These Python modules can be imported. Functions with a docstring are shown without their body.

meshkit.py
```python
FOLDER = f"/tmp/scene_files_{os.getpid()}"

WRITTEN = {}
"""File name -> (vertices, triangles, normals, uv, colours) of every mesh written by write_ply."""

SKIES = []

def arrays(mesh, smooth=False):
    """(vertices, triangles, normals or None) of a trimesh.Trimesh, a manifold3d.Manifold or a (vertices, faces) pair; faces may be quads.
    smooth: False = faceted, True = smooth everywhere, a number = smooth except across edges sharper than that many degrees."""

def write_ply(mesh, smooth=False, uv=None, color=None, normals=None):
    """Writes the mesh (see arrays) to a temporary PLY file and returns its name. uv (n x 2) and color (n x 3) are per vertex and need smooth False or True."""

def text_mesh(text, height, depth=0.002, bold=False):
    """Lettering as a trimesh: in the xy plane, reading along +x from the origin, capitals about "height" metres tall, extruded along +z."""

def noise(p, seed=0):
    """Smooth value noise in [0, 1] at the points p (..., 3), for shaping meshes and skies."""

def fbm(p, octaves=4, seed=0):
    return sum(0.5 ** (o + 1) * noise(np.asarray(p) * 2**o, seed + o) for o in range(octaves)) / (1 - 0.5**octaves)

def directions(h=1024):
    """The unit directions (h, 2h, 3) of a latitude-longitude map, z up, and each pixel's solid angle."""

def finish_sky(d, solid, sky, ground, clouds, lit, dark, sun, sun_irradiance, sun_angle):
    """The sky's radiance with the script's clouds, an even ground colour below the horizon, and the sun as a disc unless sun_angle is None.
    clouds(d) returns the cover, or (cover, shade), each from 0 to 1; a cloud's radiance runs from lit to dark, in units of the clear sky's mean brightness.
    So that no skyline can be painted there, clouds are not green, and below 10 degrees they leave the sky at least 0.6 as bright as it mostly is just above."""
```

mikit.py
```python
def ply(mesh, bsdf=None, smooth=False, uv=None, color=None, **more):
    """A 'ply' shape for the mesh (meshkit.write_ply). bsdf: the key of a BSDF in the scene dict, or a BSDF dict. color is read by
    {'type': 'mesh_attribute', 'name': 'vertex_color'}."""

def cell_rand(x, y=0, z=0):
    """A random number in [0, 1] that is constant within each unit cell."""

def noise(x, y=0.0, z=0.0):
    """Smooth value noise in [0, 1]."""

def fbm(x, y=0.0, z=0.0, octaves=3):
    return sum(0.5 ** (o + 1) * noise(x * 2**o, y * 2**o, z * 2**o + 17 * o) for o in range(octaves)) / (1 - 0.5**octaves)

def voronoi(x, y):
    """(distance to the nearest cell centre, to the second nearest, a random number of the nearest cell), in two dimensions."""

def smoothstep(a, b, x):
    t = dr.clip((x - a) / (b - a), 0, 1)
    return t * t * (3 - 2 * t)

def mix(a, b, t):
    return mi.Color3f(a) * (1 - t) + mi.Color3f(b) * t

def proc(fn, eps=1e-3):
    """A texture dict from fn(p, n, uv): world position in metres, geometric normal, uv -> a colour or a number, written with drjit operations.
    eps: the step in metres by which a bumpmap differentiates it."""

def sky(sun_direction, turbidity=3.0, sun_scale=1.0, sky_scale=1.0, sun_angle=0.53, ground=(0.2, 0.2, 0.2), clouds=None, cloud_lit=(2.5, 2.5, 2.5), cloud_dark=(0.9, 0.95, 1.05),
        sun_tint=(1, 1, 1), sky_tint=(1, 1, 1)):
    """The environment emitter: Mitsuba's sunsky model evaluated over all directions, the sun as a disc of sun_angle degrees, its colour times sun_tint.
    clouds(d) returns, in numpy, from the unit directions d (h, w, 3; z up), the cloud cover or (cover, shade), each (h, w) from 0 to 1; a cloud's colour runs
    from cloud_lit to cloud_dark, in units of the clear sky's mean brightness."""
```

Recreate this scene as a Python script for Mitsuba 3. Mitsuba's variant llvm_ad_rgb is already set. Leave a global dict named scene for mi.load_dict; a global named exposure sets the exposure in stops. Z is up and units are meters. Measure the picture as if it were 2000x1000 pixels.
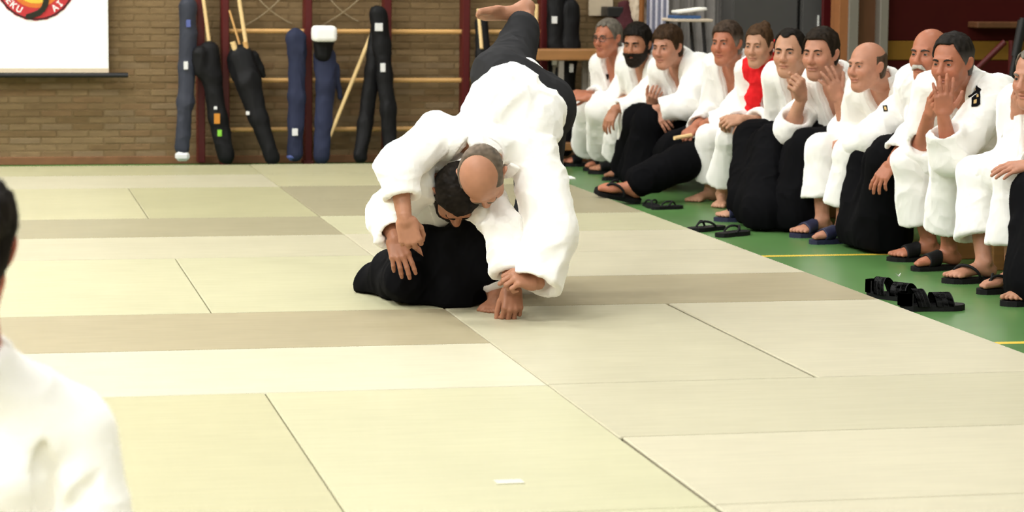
import math, random
import numpy as np, trimesh, manifold3d, shapely, mitsuba as mi, mikit, meshkit
import drjit as dr
T = mi.ScalarTransform4f
scene, labels = {}, {}
rgb = lambda *c: {'type': 'rgb', 'value': list(c if len(c) > 1 else c[0])}

# ---------------------------------------------------------------- camera, light, exposure
exposure = 1.2
CAM, FWD, UPV = (0, 0, 1.3259), (0.207355, 0.971556, -0.114376), (0.015508, 0.113638, 0.993401)
scene['camera'] = {'type': 'thinlens', 'fov': 23.218, 'aperture_radius': .0085, 'focus_distance': 9.7, 'near_clip': .1, 'far_clip': 100.,
                   'to_world': T().look_at(list(CAM), [CAM[i] + FWD[i] for i in range(3)], list(UPV))}
LAMP = 15.0
lamp_no = 0
def ceiling_lamp(x, y, z=5.6, sx=1.5, sy=.9, power=1.):
    """A fluorescent fitting: white tray and a glowing diffuser under it."""
    k = thing('ceiling_lamp', 'white fluorescent ceiling lamp hanging above the sports hall', 'lamp', 'ceiling lamps above the hall')
    part(k, 'housing', rbox(sx + .06, sy + .06, .08, .01, (x, y, z + .045)), 'white_metal', False)
    v = np.array([[-sx/2, -sy/2, 0], [sx/2, -sy/2, 0], [sx/2, sy/2, 0], [-sx/2, sy/2, 0]]) + (x, y, z); f = np.array([[0, 2, 1], [0, 3, 2]])
    scene[k + '__diffuser'] = {**mikit.ply((v, f), 'white_metal'), 'emitter': {'type': 'area', 'radiance': rgb(LAMP * power, LAMP * power * .995, LAMP * power * .97)}}

# ---------------------------------------------------------------- modelling kit: distance fields -> meshes
F32 = np.float32
def V3(*a): return np.array(a if len(a) > 1 else a[0], float)
def nrm(v): v = np.asarray(v, float); return v / (np.linalg.norm(v) + 1e-12)
def frame(y, z):
    """Rotation with columns x, y, z: y kept, z made square to it."""
    y = nrm(y); x = nrm(np.cross(y, z)); return np.stack([x, y, np.cross(x, y)], 1)
def smin(a, b, k):
    h = np.clip(F32(.5) + F32(.5 / k) * (b - a), 0, 1)
    return b + (a - b) * h - F32(k) * h * (1 - h)
def smax(a, b, k): return -smin(-a, -b, k)
def U(k, *fs):
    def f(P):
        d = fs[0](P)
        for g in fs[1:]: d = smin(d, g(P), k)
        return d
    return f
def UH(*fs): return lambda P: np.minimum.reduce([g(P) for g in fs])
def SUB(k, a, *bs):
    def f(P):
        d = a(P)
        for b in bs: d = smax(d, -b(P), k)
        return d
    return f
def AND(k, a, b): return lambda P: smax(a(P), b(P), k)
def cone(a, b, ra, rb):
    a, b = np.asarray(a, F32), np.asarray(b, F32); d = b - a; q = F32(1 / max(float(d @ d), 1e-9))
    def f(P):
        w = P - a; t = np.clip(w @ d * q, 0, 1)
        w = w - t[:, None] * d
        return np.sqrt(np.einsum('ij,ij->i', w, w)) - (F32(ra) + t * F32(rb - ra))
    return f
def chain(k, pts, rs): return U(k, *[cone(pts[i], pts[i+1], rs[i], rs[i+1]) for i in range(len(pts)-1)])
def ell(c, r, R=None):
    c = np.asarray(c, F32); r = np.asarray(np.broadcast_to(r, 3), F32); R = None if R is None else np.asarray(R, F32)
    def f(P):
        w = P - c
        if R is not None: w = w @ R
        q = w / r; k0 = np.sqrt(np.einsum('ij,ij->i', q, q)); q = q / r
        return k0 * (k0 - 1) / (np.sqrt(np.einsum('ij,ij->i', q, q)) + F32(1e-6))
    return f
def plane(p, n):
    n = np.asarray(nrm(n), F32); o = F32(np.dot(p, n)); return lambda P: P @ n - o
def box(c, r, R=None, e=.0):
    c = np.asarray(c, F32); r = np.asarray(r, F32) - F32(e); R = None if R is None else np.asarray(R, F32)
    def f(P):
        w = P - c
        if R is not None: w = w @ R
        q = np.abs(w) - r
        return np.linalg.norm(np.maximum(q, 0), axis=1) + np.minimum(q.max(1), 0) - F32(e)
    return f
def placed(f, o, R, s=1.0):
    o = np.asarray(o, F32); R = np.asarray(R, F32)
    return lambda P: f((P - o) @ R * F32(1 / s)) * F32(s)

def nets(f, lo, hi, h, margin=1.5):
    """Surface nets of the zero level of f in the box lo..hi at step h, evaluated in blocks near the surface only."""
    B = 8; lo = np.asarray(lo, float); n = np.maximum(np.ceil((np.asarray(hi, float) - lo) / (h * B)).astype(int), 1)
    ax = [lo[i] + (np.arange(n[i]) + .5) * h * B for i in range(3)]
    C = np.stack(np.meshgrid(*ax, indexing='ij'), -1).reshape(-1, 3).astype(F32)
    dc = f(C); near = np.nonzero(np.abs(dc) < h * B * .87 * margin)[0]
    G = np.repeat(np.repeat(np.repeat(dc.reshape(n), B, 0), B, 1), B, 2).astype(F32)
    o = np.stack(np.meshgrid(*[np.arange(B)] * 3, indexing='ij'), -1).reshape(-1, 3)
    bi = np.stack(np.unravel_index(near, n), 1) * B
    idx = (bi[:, None] + o[None]).reshape(-1, 3)
    P = (idx * h + lo + h * .5 * 0).astype(F32)
    step = 400000
    d = np.concatenate([f(P[i:i+step]) for i in range(0, len(P), step)]) if len(P) else np.zeros(0, F32)
    G[idx[:, 0], idx[:, 1], idx[:, 2]] = d
    G[0] = G[-1] = 1; G[:, 0] = G[:, -1] = 1; G[:, :, 0] = G[:, :, -1] = 1
    S = G < 0
    cnt = np.zeros(np.array(S.shape) - 1, np.uint8)
    for a, b, c in np.ndindex(2, 2, 2): cnt += S[a:S.shape[0]-1+a, b:S.shape[1]-1+b, c:S.shape[2]-1+c]
    cell = np.argwhere((cnt > 0) & (cnt < 8))
    ids = -np.ones(cnt.shape, int); ids[tuple(cell.T)] = np.arange(len(cell))
    acc = np.zeros((len(cell), 3)); num = np.zeros(len(cell))
    cor = list(np.ndindex(2, 2, 2))
    g = {c: G[cell[:, 0]+c[0], cell[:, 1]+c[1], cell[:, 2]+c[2]].astype(float) for c in cor}
    for c in cor:
        for k in range(3):
            if c[k] == 0:
                e = tuple(1 if j == k else c[j] for j in range(3))
                m = (g[c] < 0) != (g[e] < 0)
                t = np.where(m, g[c] / np.where(m, g[c] - g[e], 1), 0)
                p = np.array(c, float)[None] + t[:, None] * np.eye(3)[k]
                acc += p * m[:, None]; num += m
    vert = (cell + acc / num[:, None]) * h + lo
    faces = []
    for k in range(3):
        i, j = (k + 1) % 3, (k + 2) % 3
        sl0 = [slice(None)] * 3; sl1 = [slice(None)] * 3; sl0[k] = slice(0, -1); sl1[k] = slice(1, None)
        cr = np.argwhere(S[tuple(sl0)] != S[tuple(sl1)])
        cr = cr[(cr[:, i] > 0) & (cr[:, j] > 0)]
        q = []
        for a, b in ((0, 0), (1, 0), (1, 1), (0, 1)):
            w = cr.copy(); w[:, i] -= 1 - a; w[:, j] -= 1 - b; q.append(ids[w[:, 0], w[:, 1], w[:, 2]])
        q = np.stack(q, 1); ins = S[cr[:, 0], cr[:, 1], cr[:, 2]]
        q[~ins] = q[~ins][:, ::-1]
        faces.append(q)
    q = np.concatenate(faces); q = q[(q >= 0).all(1)]
    return vert, np.vstack([q[:, [0, 1, 2]], q[:, [0, 2, 3]]])

def vnormals(v, f):
    n = np.zeros_like(v); fn = np.cross(v[f[:, 1]] - v[f[:, 0]], v[f[:, 2]] - v[f[:, 0]])
    for k in range(3): np.add.at(n, f[:, k], fn)
    return n / (np.linalg.norm(n, axis=1, keepdims=True) + 1e-12)
def relax(v, f, it=2, lam=.5):
    e = np.vstack([f[:, [0, 1]], f[:, [1, 2]], f[:, [2, 0]]]); e = np.vstack([e, e[:, ::-1]])
    import scipy.sparse as sp
    A = sp.csr_matrix((np.ones(len(e)), (e[:, 0], e[:, 1])), (len(v), len(v))); A.data[:] = 1
    deg = np.asarray(A.sum(1)).ravel()[:, None]
    for _ in range(it):
        v = v + lam * ((A @ v) / np.maximum(deg, 1) - v)
        v = v - lam * 1.04 * ((A @ v) / np.maximum(deg, 1) - v)
    return v
def crumple(v, f, amp, freq=7., axis=(0, 0, 1), stretch=3., seed=0, ridge=True):
    """Cloth folds: vertices moved along their normals by creased noise stretched along axis."""
    a = nrm(axis); q = v - np.outer(v @ a, a) * (1 - 1 / stretch)
    w = np.stack([meshkit.noise(v * 5.3 + 11.3 * i, seed + 40 + i) for i in range(3)], 1) - .5; q = q + w * .10
    r1 = (1 - np.abs(2 * meshkit.noise(q * freq + 3.1, seed) - 1)) ** 2; r2 = (1 - np.abs(2 * meshkit.noise(q * freq * 2.3 + 9.7, seed + 1) - 1)) ** 2
    return v + vnormals(v, f) * (amp * 2 * (.66 * r1 + .34 * r2 - .38))[:, None]
def bbox(pts, r):
    p = np.asarray(pts, float); return p.min(0) - r, p.max(0) + r
def merge(parts):
    """One mesh of several closed, overlapping ones: a boolean union where they are manifold, else their sum."""
    out = None
    try:
        for v, f in parts:
            m = manifold3d.Manifold(manifold3d.Mesh(np.ascontiguousarray(v, F32), np.ascontiguousarray(f, np.uint32)))
            if m.is_empty(): raise ValueError
            out = m if out is None else out + m
        m = out.to_mesh(); return np.array(m.vert_properties[:, :3], float), np.array(m.tri_verts, int)
    except Exception:
        vs, fs, n = [], [], 0
        for v, f in parts: vs.append(v); fs.append(f + n); n += len(v)
        return np.vstack(vs), np.vstack(fs)
def tube(pts, r, sides=8, smooth_n=0, cap=True):
    """A round bar along a polyline; r a number or one per point."""
    p = np.asarray(pts, float)
    if smooth_n:
        from scipy.interpolate import CubicSpline
        t = np.r_[0, np.cumsum(np.linalg.norm(np.diff(p, axis=0), axis=1))]; tt = np.linspace(0, t[-1], smooth_n)
        r = np.interp(tt, t, np.broadcast_to(r, len(p))); p = CubicSpline(t, p)(tt)
    r = np.broadcast_to(r, len(p)); t = nrm_rows(np.gradient(p, axis=0))
    u = np.cross(t[0], [0, 0, 1] if abs(t[0][2]) < .9 else [1, 0, 0]); rows = []
    for k in range(len(p)):
        u = u - t[k] * (u @ t[k]); u = nrm(u); w = np.cross(t[k], u); a = np.arange(sides) * 2 * math.pi / sides
        rows.append(p[k] + r[k] * (np.cos(a)[:, None] * u + np.sin(a)[:, None] * w))
    v = np.vstack(rows + [[p[0], p[-1]]]); f = []
    n = len(p)
    for k in range(n - 1):
        for s in range(sides):
            a, b = k * sides + s, k * sides + (s + 1) % sides; f += [[a, b, b + sides], [a, b + sides, a + sides]]
    for s in range(sides):
        f += [[n * sides, (s + 1) % sides, s], [n * sides + 1, (n - 1) * sides + s, (n - 1) * sides + (s + 1) % sides]]
    return v, np.array(f)
def nrm_rows(a): return a / (np.linalg.norm(a, axis=1, keepdims=True) + 1e-12)
def rbox(sx, sy, sz, e=.004, c=(0, 0, 0), R=None):
    """A box with chamfered edges, centred on c."""
    h = np.array([sx, sy, sz]) / 2; pts = []
    for k in range(3):
        for s in np.ndindex(2, 2, 2):
            q = h - e; q[k] = h[k]; pts.append(q * (2 * np.array(s) - 1))
    m = trimesh.convex.convex_hull(np.array(pts)); v = np.array(m.vertices)
    if R is not None: v = v @ np.asarray(R).T
    return v + np.asarray(c, float), np.array(m.faces)
def join(*ms):
    vs, fs, n = [], [], 0
    for v, f in ms: vs.append(np.asarray(v)); fs.append(np.asarray(f) + n); n += len(v)
    return np.vstack(vs), np.vstack(fs)
def moved(m, o=(0, 0, 0), R=None, s=1.0):
    v = np.asarray(m[0]) * s
    if R is not None: v = v @ np.asarray(R).T
    return v + np.asarray(o, float), m[1]

# ---------------------------------------------------------------- heads
def head_field(p):
    """Head in its own frame: x to its left... symmetric; y forwards, z up; metres for a head 0.235 high."""
    jaw, wide, nose = p.get('jaw', 1.), p.get('wide', 1.), p.get('nose', 1.)
    smile = p.get('smile', 0.)
    S = [U(.03, ell((0, -.014, .034), (.077 * wide, .098, .088)), ell((0, .028, -.03), (.060 * wide, .064, .083)),
           cone((0, .062, -.096), (0, .055, -.09), .021 * jaw, .024),
           cone((.043 * wide * jaw, .0, -.055), (.016, .062, -.098), .022, .02), cone((-.043 * wide * jaw, .0, -.055), (-.016, .062, -.098), .022, .02),
           ell((.036, .062, -.027), (.026, .024, .024)), ell((-.036, .062, -.027), (.026, .024, .024)))]
    f0 = U(.012, S[0], cone((-.034, .081, .027), (.034, .081, .027), .0115, .0115))
    f1 = SUB(.014, f0, ell((.032, .102, .008), (.020, .019, .013)), ell((-.032, .102, .008), (.020, .019, .013)))
    nz = U(.012, cone((0, .088, .014), (0, .111 * nose, -.024), .0085, .0125), ell((0, .108 * nose, -.028), (.012, .012, .010)),
           ell((.0125, .097, -.032), (.0085, .011, .008)), ell((-.0125, .097, -.032), (.0085, .011, .008)))
    f2 = U(.010, f1, nz)
    mw = .023 + .007 * smile; mz = -.062
    lips = U(.004, ell((0, .0895, mz + .005), (mw, .010, .006)), ell((0, .0885, mz - .007), (mw * .85, .011, .007)))
    f3 = U(.006, f2, lips, ell((.030, .066, -.048), (.016, .016, .018)), ell((-.030, .066, -.048), (.016, .016, .018)))
    gr = chain(.003, [(-mw, .084, mz - .001 + .006 * smile), (-.01, .0985, mz - .001), (.01, .0985, mz - .001), (mw, .084, mz - .001 + .006 * smile)], [.0022, .003, .003, .0022])
    f3 = SUB(.003, f3, gr)
    # eyelids: a ball with a slit
    def lid(s):
        c = (s * .031, .0755, .007); return SUB(.002, ell(c, .0140), ell((s * .031, .089, .0065), (.0128, .010, .0027 - .0009 * smile)))
    f4 = UH(U(.005, f3, lid(1)), U(.005, f3, lid(-1)))
    def ear(s):
        R = frame((s * .35, -.12, 1), (s, .5, 0)); c = np.array((s * (.077 * wide), -.012, -.002))
        e = ell(c, (.019, .032, .008), R)
        return SUB(.004, e, ell(c + np.array((s * .009, .006, .004)), (.010, .018, .006), R))
    f5 = U(.006, f4, ear(1), ear(-1))
    return f5
def hairline(p):
    """Lower limit of hair in the head frame, by y (front positive)."""
    hl = p.get('hairline', .078); fy = p.get('front', .075)
    ys = [-.13, -.09, -.045, -.022, -.006, .012, .032, .05, fy, .13]; zs = [-.075, -.075, -.055, -.025, .022, -.012, .022, .05, hl, hl + .02]
    return np.array(ys), np.array(zs)
def hair_field(p, head):
    t = p.get('thick', .012) * .72; ys, zs = hairline(p); style = p.get('hair', 'short'); seed = p.get('seed', 0)
    skull = U(.03, ell((0, -.014, .036), (.078 * p.get('wide', 1), .099, .089)), ell((0, -.04, -.02), (.064, .062, .07)), ell((0, .028, .0), (.0615 * p.get('wide', 1), .062, .07)))
    def f(P):
        n = meshkit.noise(P * np.array([60, 60, 22.]) + 5, seed).astype(F32) + .6 * meshkit.noise(P * np.array([150, 150, 50.]) + 2, seed + 3).astype(F32)
        top = np.clip((P[:, 2] - .02) / .08, 0, 1)
        d = skull(P) - F32(t) * (F32(.35) + F32(.65) * top + F32(p.get('sides', 0))) - (n - F32(.8)) * F32(p.get('rough', .006))
        lim = np.interp(P[:, 1], ys, zs).astype(F32)
        mid = np.clip((F32(.068) - np.abs(P[:, 0])) / F32(.03), 0, 1) * np.clip((P[:, 1] - F32(.015)) / F32(.02), 0, 1)
        lim = lim + mid * np.maximum(F32(zs[8]) - lim, 0) - P[:, 2]
        if p.get('peak'): lim = lim + F32(p['peak']) * np.exp(-(P[:, 0] / F32(.03))**2) * (P[:, 1] > .02) * -1
        if p.get('recede'): lim = lim + F32(p['recede']) * np.clip(np.abs(P[:, 0]) / F32(.04), 0, 1)**2 * (P[:, 1] > .02)
        lim = lim + (meshkit.noise(P * np.array([55, 55, 20.]) + 31, seed + 7).astype(F32) - F32(.5)) * F32(p.get('ragged', .016))
        d = smax(d, lim * F32(.8), .006)
        if style == 'fringe':      # horseshoe of hair around a bald crown
            d = smax(d, P[:, 2] - F32(p.get('crown', .05)) - F32(.25) * np.minimum(P[:, 1] + F32(.02), 0) * -1, .008)
            d = smax(d, P[:, 1] - F32(p.get('fringe_front', .03)), .008)
        return d
    if p.get('bun'):
        b = ell((0, -.095, .105), (.034, .034, .032)); b2 = ell((.012, -.12, .118), (.018, .02, .02))
        return U(.012, f, b, b2)
    return f

SKIN = {}
def head_colour(P, p, head_only=None):
    """Skin colour per vertex in the head frame."""
    base = np.array(p.get('skin', (.52, .29, .19))); c = np.tile(base, (len(P), 1))
    n = meshkit.fbm(P * 40 + 7, 3, p.get('seed', 0))[:, None]
    c = c * (.9 + .2 * n)
    def blob(o, r, col, a):
        nonlocal c
        w = np.exp(-(((P - np.array(o)) / np.array(r))**2).sum(1))[:, None] * a; c = c * (1 - w) + base * np.array(col) * w
    for s in (1, -1):
        blob((s * .04, .075, -.03), (.022, .03, .02), (1.08, .80, .74), .55)
        blob((s * .08, -.01, 0), (.02, .03, .035), (1.02, .78, .72), .6)
        blob((s * .031, .085, .006), (.017, .02, .010), (.62, .50, .48), .75)
    blob((0, .11, -.03), (.016, .02, .014), (1.1, .78, .72), .6)
    blob((0, .098, -.0635), (.025, .016, .0085), (.86, .50, .48), .8)
    blob((0, .098, -.0635), (.026, .02, .0022), (.25, .15, .15), .9)
    if p.get('stubble'):
        w = np.clip((-P[:, 2] - .035) / .02, 0, 1) * np.clip((P[:, 1] - .0) / .03, 0, 1) * np.clip((P[:, 2] + .14) / .03, 0, 1)
        c = c * (1 - p['stubble'] * w[:, None]) + np.array((.10, .075, .065)) * p['stubble'] * w[:, None]
    return np.clip(c, .01, .95)
def brow_mesh(p, s):
    if True:
        pts = np.array([(s * .014, .0945, .0215), (s * .024, .0945, .0265), (s * .036, .0895, .027), (s * .048, .0775, .0215)])
        v, f = tube(pts, np.array([.003, .0042, .0038, .0018]) * p.get('brow', 1.), 6, 9)
    return v, f
def eye_mesh(s):
    m = trimesh.creation.icosphere(3, .0128); v = np.array(m.vertices) + np.array((s * .031, .0758, .007)); return v, np.array(m.faces)
def eye_colour(P, s, look):
    d = nrm_rows(P - np.array((s * .031, .0758, .007))); k = d @ nrm(look)
    c = np.where((k > .80)[:, None], np.array((.035, .025, .02)), np.array((.30, .24, .21))); c[k > .96] = (.01, .01, .01); return c

# ---------------------------------------------------------------- hands and feet
def hand_field(side, curls, spread=1., thumb=(.5, .3), knuckle=None):
    """Wrist at the origin, fingers along +y, back of the hand +z, thumb on the side `side` of x (+1 or -1). curls: degrees per finger (index to little) at each joint."""
    s = side; fs = []
    palm = U(.012, cone((s * .022, .02, 0), (s * .028, .082, .002), .0145, .0125), cone((s * .006, .015, .001), (s * .008, .088, .003), .0145, .0125),
             cone((-s * .010, .015, .001), (-s * .012, .085, .002), .0145, .012), cone((-s * .022, .018, -.001), (-s * .030, .076, -.001), .0135, .0115),
             ell((s * .022, .03, -.009), (.018, .028, .015)), ell((-s * .02, .03, -.008), (.014, .028, .012)), cone((0, -.010, 0), (0, .01, 0), .0235, .025))
    K = [(s * .029, .086, .002), (s * .009, .092, .003), (-s * .012, .089, .002), (-s * .031, .080, -.001)]
    L = [.076, .084, .078, .060]; Rr = [.0092, .0096, .0090, .0080]; sp = [9, 2, -5, -13]
    fings = []
    for i in range(4):
        a = math.radians(sp[i] * spread) * s; d0 = np.array((math.sin(a), math.cos(a), 0)); p = np.array(K[i]); pts = [p]; th = 0
        cs = curls[i] if np.ndim(curls[i]) else (curls[i] * .8, curls[i] * 1.1, curls[i] * .7)
        for j, fr in enumerate((.46, .30, .24)):
            th += math.radians(cs[j]); d = d0 * math.cos(th) + np.array((0, 0, -1)) * math.sin(th); p = p + d * L[i] * fr; pts.append(p)
        fings.append(chain(.003, pts, [Rr[i] * 1.08, Rr[i], Rr[i] * .93, Rr[i] * .78]))
    out, inn = thumb
    b = np.array((s * .024, .022, -.008)); d1 = nrm((s * math.sin(out * 1.3), math.cos(out * 1.3) * .9, -.25 - .35 * inn)); q1 = b + d1 * .042
    d2 = nrm(d1 * 1. + np.array((-s * .55 * inn, .35, -.25 * inn))); q2 = q1 + d2 * .034; d3 = nrm(d2 + np.array((-s * .4 * inn, .2, -.2 * inn))); q3 = q2 + d3 * .026
    th = chain(.003, [b, q1, q2, q3], [.0145, .0112, .0104, .0080])
    def f(P):
        d = palm(P); r = d
        for g in fings: r = np.minimum(r, smin(d, g(P), .008))
        return np.minimum(r, smin(d, th(P), .010))
    return f
def foot_field(s, shin=(0, -.01, .14)):
    """Ankle at the origin, toes along +y, sole at z = -.075; big toe on the side s of x."""
    toes = [((s * .030, .135, -.058), (s * .034, .172, -.0625), .0145, .0125), ((s * .010, .142, -.060), (s * .013, .172, -.064), .0105, .0092), ((-s * .006, .138, -.061), (-s * .005, .165, -.0645), .0100, .0088),
            ((-s * .021, .130, -.0615), (-s * .022, .153, -.065), .0095, .0084), ((-s * .034, .118, -.062), (-s * .037, .138, -.0655), .0092, .0080)]
    base = U(.02, ell((0, -.030, -.045), (.030, .034, .032)), cone((0, 0, .0), (0, -.004, -.035), .033, .031), cone((0, 0, 0), shin, .033, .042),
             cone((0, .0, -.028), (s * .004, .095, -.050), .032, .024), ell((s * .004, .115, -.056), (.044, .042, .020)), ell((s * .032, -.0, -.002), .012), ell((-s * .032, -.004, -.006), .012))
    tf = [cone(*t) for t in toes]
    def f(P):
        d = base(P); r = d
        for g in tf: r = np.minimum(r, smin(d, g(P), .010))
        return smax(r, F32(-.075) - P[:, 2], .006)
    return f
# ---------------------------------------------------------------- clothed people
def add(key, mesh, bsdf, smooth=True, color=None):
    scene[key] = mikit.ply(mesh, bsdf, smooth, color=color); return key
def numbered(name):
    if not any(k == name or k.startswith(name + '__') for k in list(scene) + list(labels)): return name
    i = 1
    while any(k == f'{name}_{i:03d}' or k.startswith(f'{name}_{i:03d}__') for k in list(scene) + list(labels)): i += 1
    return f'{name}_{i:03d}'
def part(root, name, mesh, bsdf, smooth=True, color=None, label=None):
    base = f'{root}__{name}'; key, i = base, 1
    while key in scene: key = f'{base}_{i:03d}'; i += 1
    add(key, mesh, bsdf, smooth, color)
    if label: labels[key] = {'label': label}
    return key
def thing(name, label, cat, group=None, kind=None):
    key = numbered(name); labels[key] = {'label': label, 'category': cat}
    if group: labels[key]['group'] = group
    if kind: labels[key]['kind'] = kind
    return key
SIDES = (('l', 1), ('r', -1))
def setup(S):
    S['hip'], S['nk'], S['head'] = V3(S['hip']), V3(S['nk']), V3(S['head'])
    S['nk'] = S['nk'] + (S['head'] - S['nk']) * S.get('lift', .14)
    S['up'] = nrm(S['nk'] - S['hip']); S['fwd'] = nrm(S.get('fwd', (-.90, -.44, 0)))
    lat = V3(S['lat']) if 'lat' in S else np.cross((0, 0, 1), S['fwd'])      # towards the person's left
    S['lat'] = nrm(lat - S['up'] * (lat @ S['up'])); S['front'] = np.cross(S['lat'], S['up'])
    sw = S.get('sw', .175)
    for a, s in SIDES:
        S.setdefault('sh_' + a, S['nk'] - S['up'] * .055 + s * S['lat'] * sw); S.setdefault('hp_' + a, S['hip'] + s * S['lat'] * .10)
        for k in ('sh_', 'el_', 'wr_', 'hp_', 'kn_', 'an_'): S[k + a] = V3(S[k + a])
    return S
def trunk(S, g=0.):
    hip, nk, lat, up, fr, w = S['hip'], S['nk'], S['lat'], S['up'], S['front'], S.get('bulk', 1.)
    ch = hip + (nk - hip) * .60 - fr * S.get('hunch', .03); fs = []
    for s in (1, -1):
        fs += [cone(hip + s * lat * .065, ch + s * lat * .07, .116 * w + g, .114 * w + g), cone(ch + s * lat * .07, nk - up * .10 + s * lat * .095 - fr * .01, .114 * w + g, .080 + g)]
    fs += [cone(S['sh_l'], S['sh_r'], .066 + g, .066 + g)]
    fs += [cone(nk + up * .015 - fr * .02, S['sh_' + a], .054 + g, .058 + g) for a, _ in SIDES]
    return U(.06, *fs)
def sleeve(S, a, t, r, g=0.):
    sh, el, wr = S['sh_' + a], S['el_' + a], S['wr_' + a]; d = nrm(wr - el); cuff = el + (wr - el) * t; sag = V3(0, 0, -S.get('sag', .018))
    k = S.get('arm_' + a, S.get('arm', 1.))
    fore = cone(el + sag, cuff + d * .03 + sag * .6, .068 * k + g, r + g); fore = AND(.006, fore, plane(cuff, d))
    upper = U(.04, cone(sh, el, .074 * k + g, .066 * k + g), cone(sh + sag, el + sag, .066 * k + g, .066 * k + g))
    inner = cone(cuff - d * .12 + sag * .5, cuff + d * .03 + sag * .6, .040, r - .010)
    return SUB(.004, U(.035, upper, fore), inner)
def opening(S, L=.27, w0=.058):
    nk, lat, up, fr = (np.asarray(x, F32) for x in (S['nk'], S['lat'], S['up'], S['front']))
    def loc(P):
        q = P - nk; return q @ lat, -(q @ up), q @ fr
    def f(P):
        r, s, q = loc(P); w = F32(w0) * (1 - s / F32(L)); w = np.minimum(w, F32(w0 * 1.15))
        return np.maximum(np.maximum((np.abs(r) - w) * F32(.95), s - F32(L)), -q - F32(.0))
    def band(P):
        r, s, q = loc(P); w = np.minimum(F32(w0) * (1 - s / F32(L)), F32(w0 * 1.15))
        w = np.maximum(w, -.02)
        b = np.abs(np.abs(r) - w - F32(.024)) - F32(.024)
        return np.maximum(np.maximum(b, s - F32(L + .13)), -q - F32(.02))
    return f, band
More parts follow.
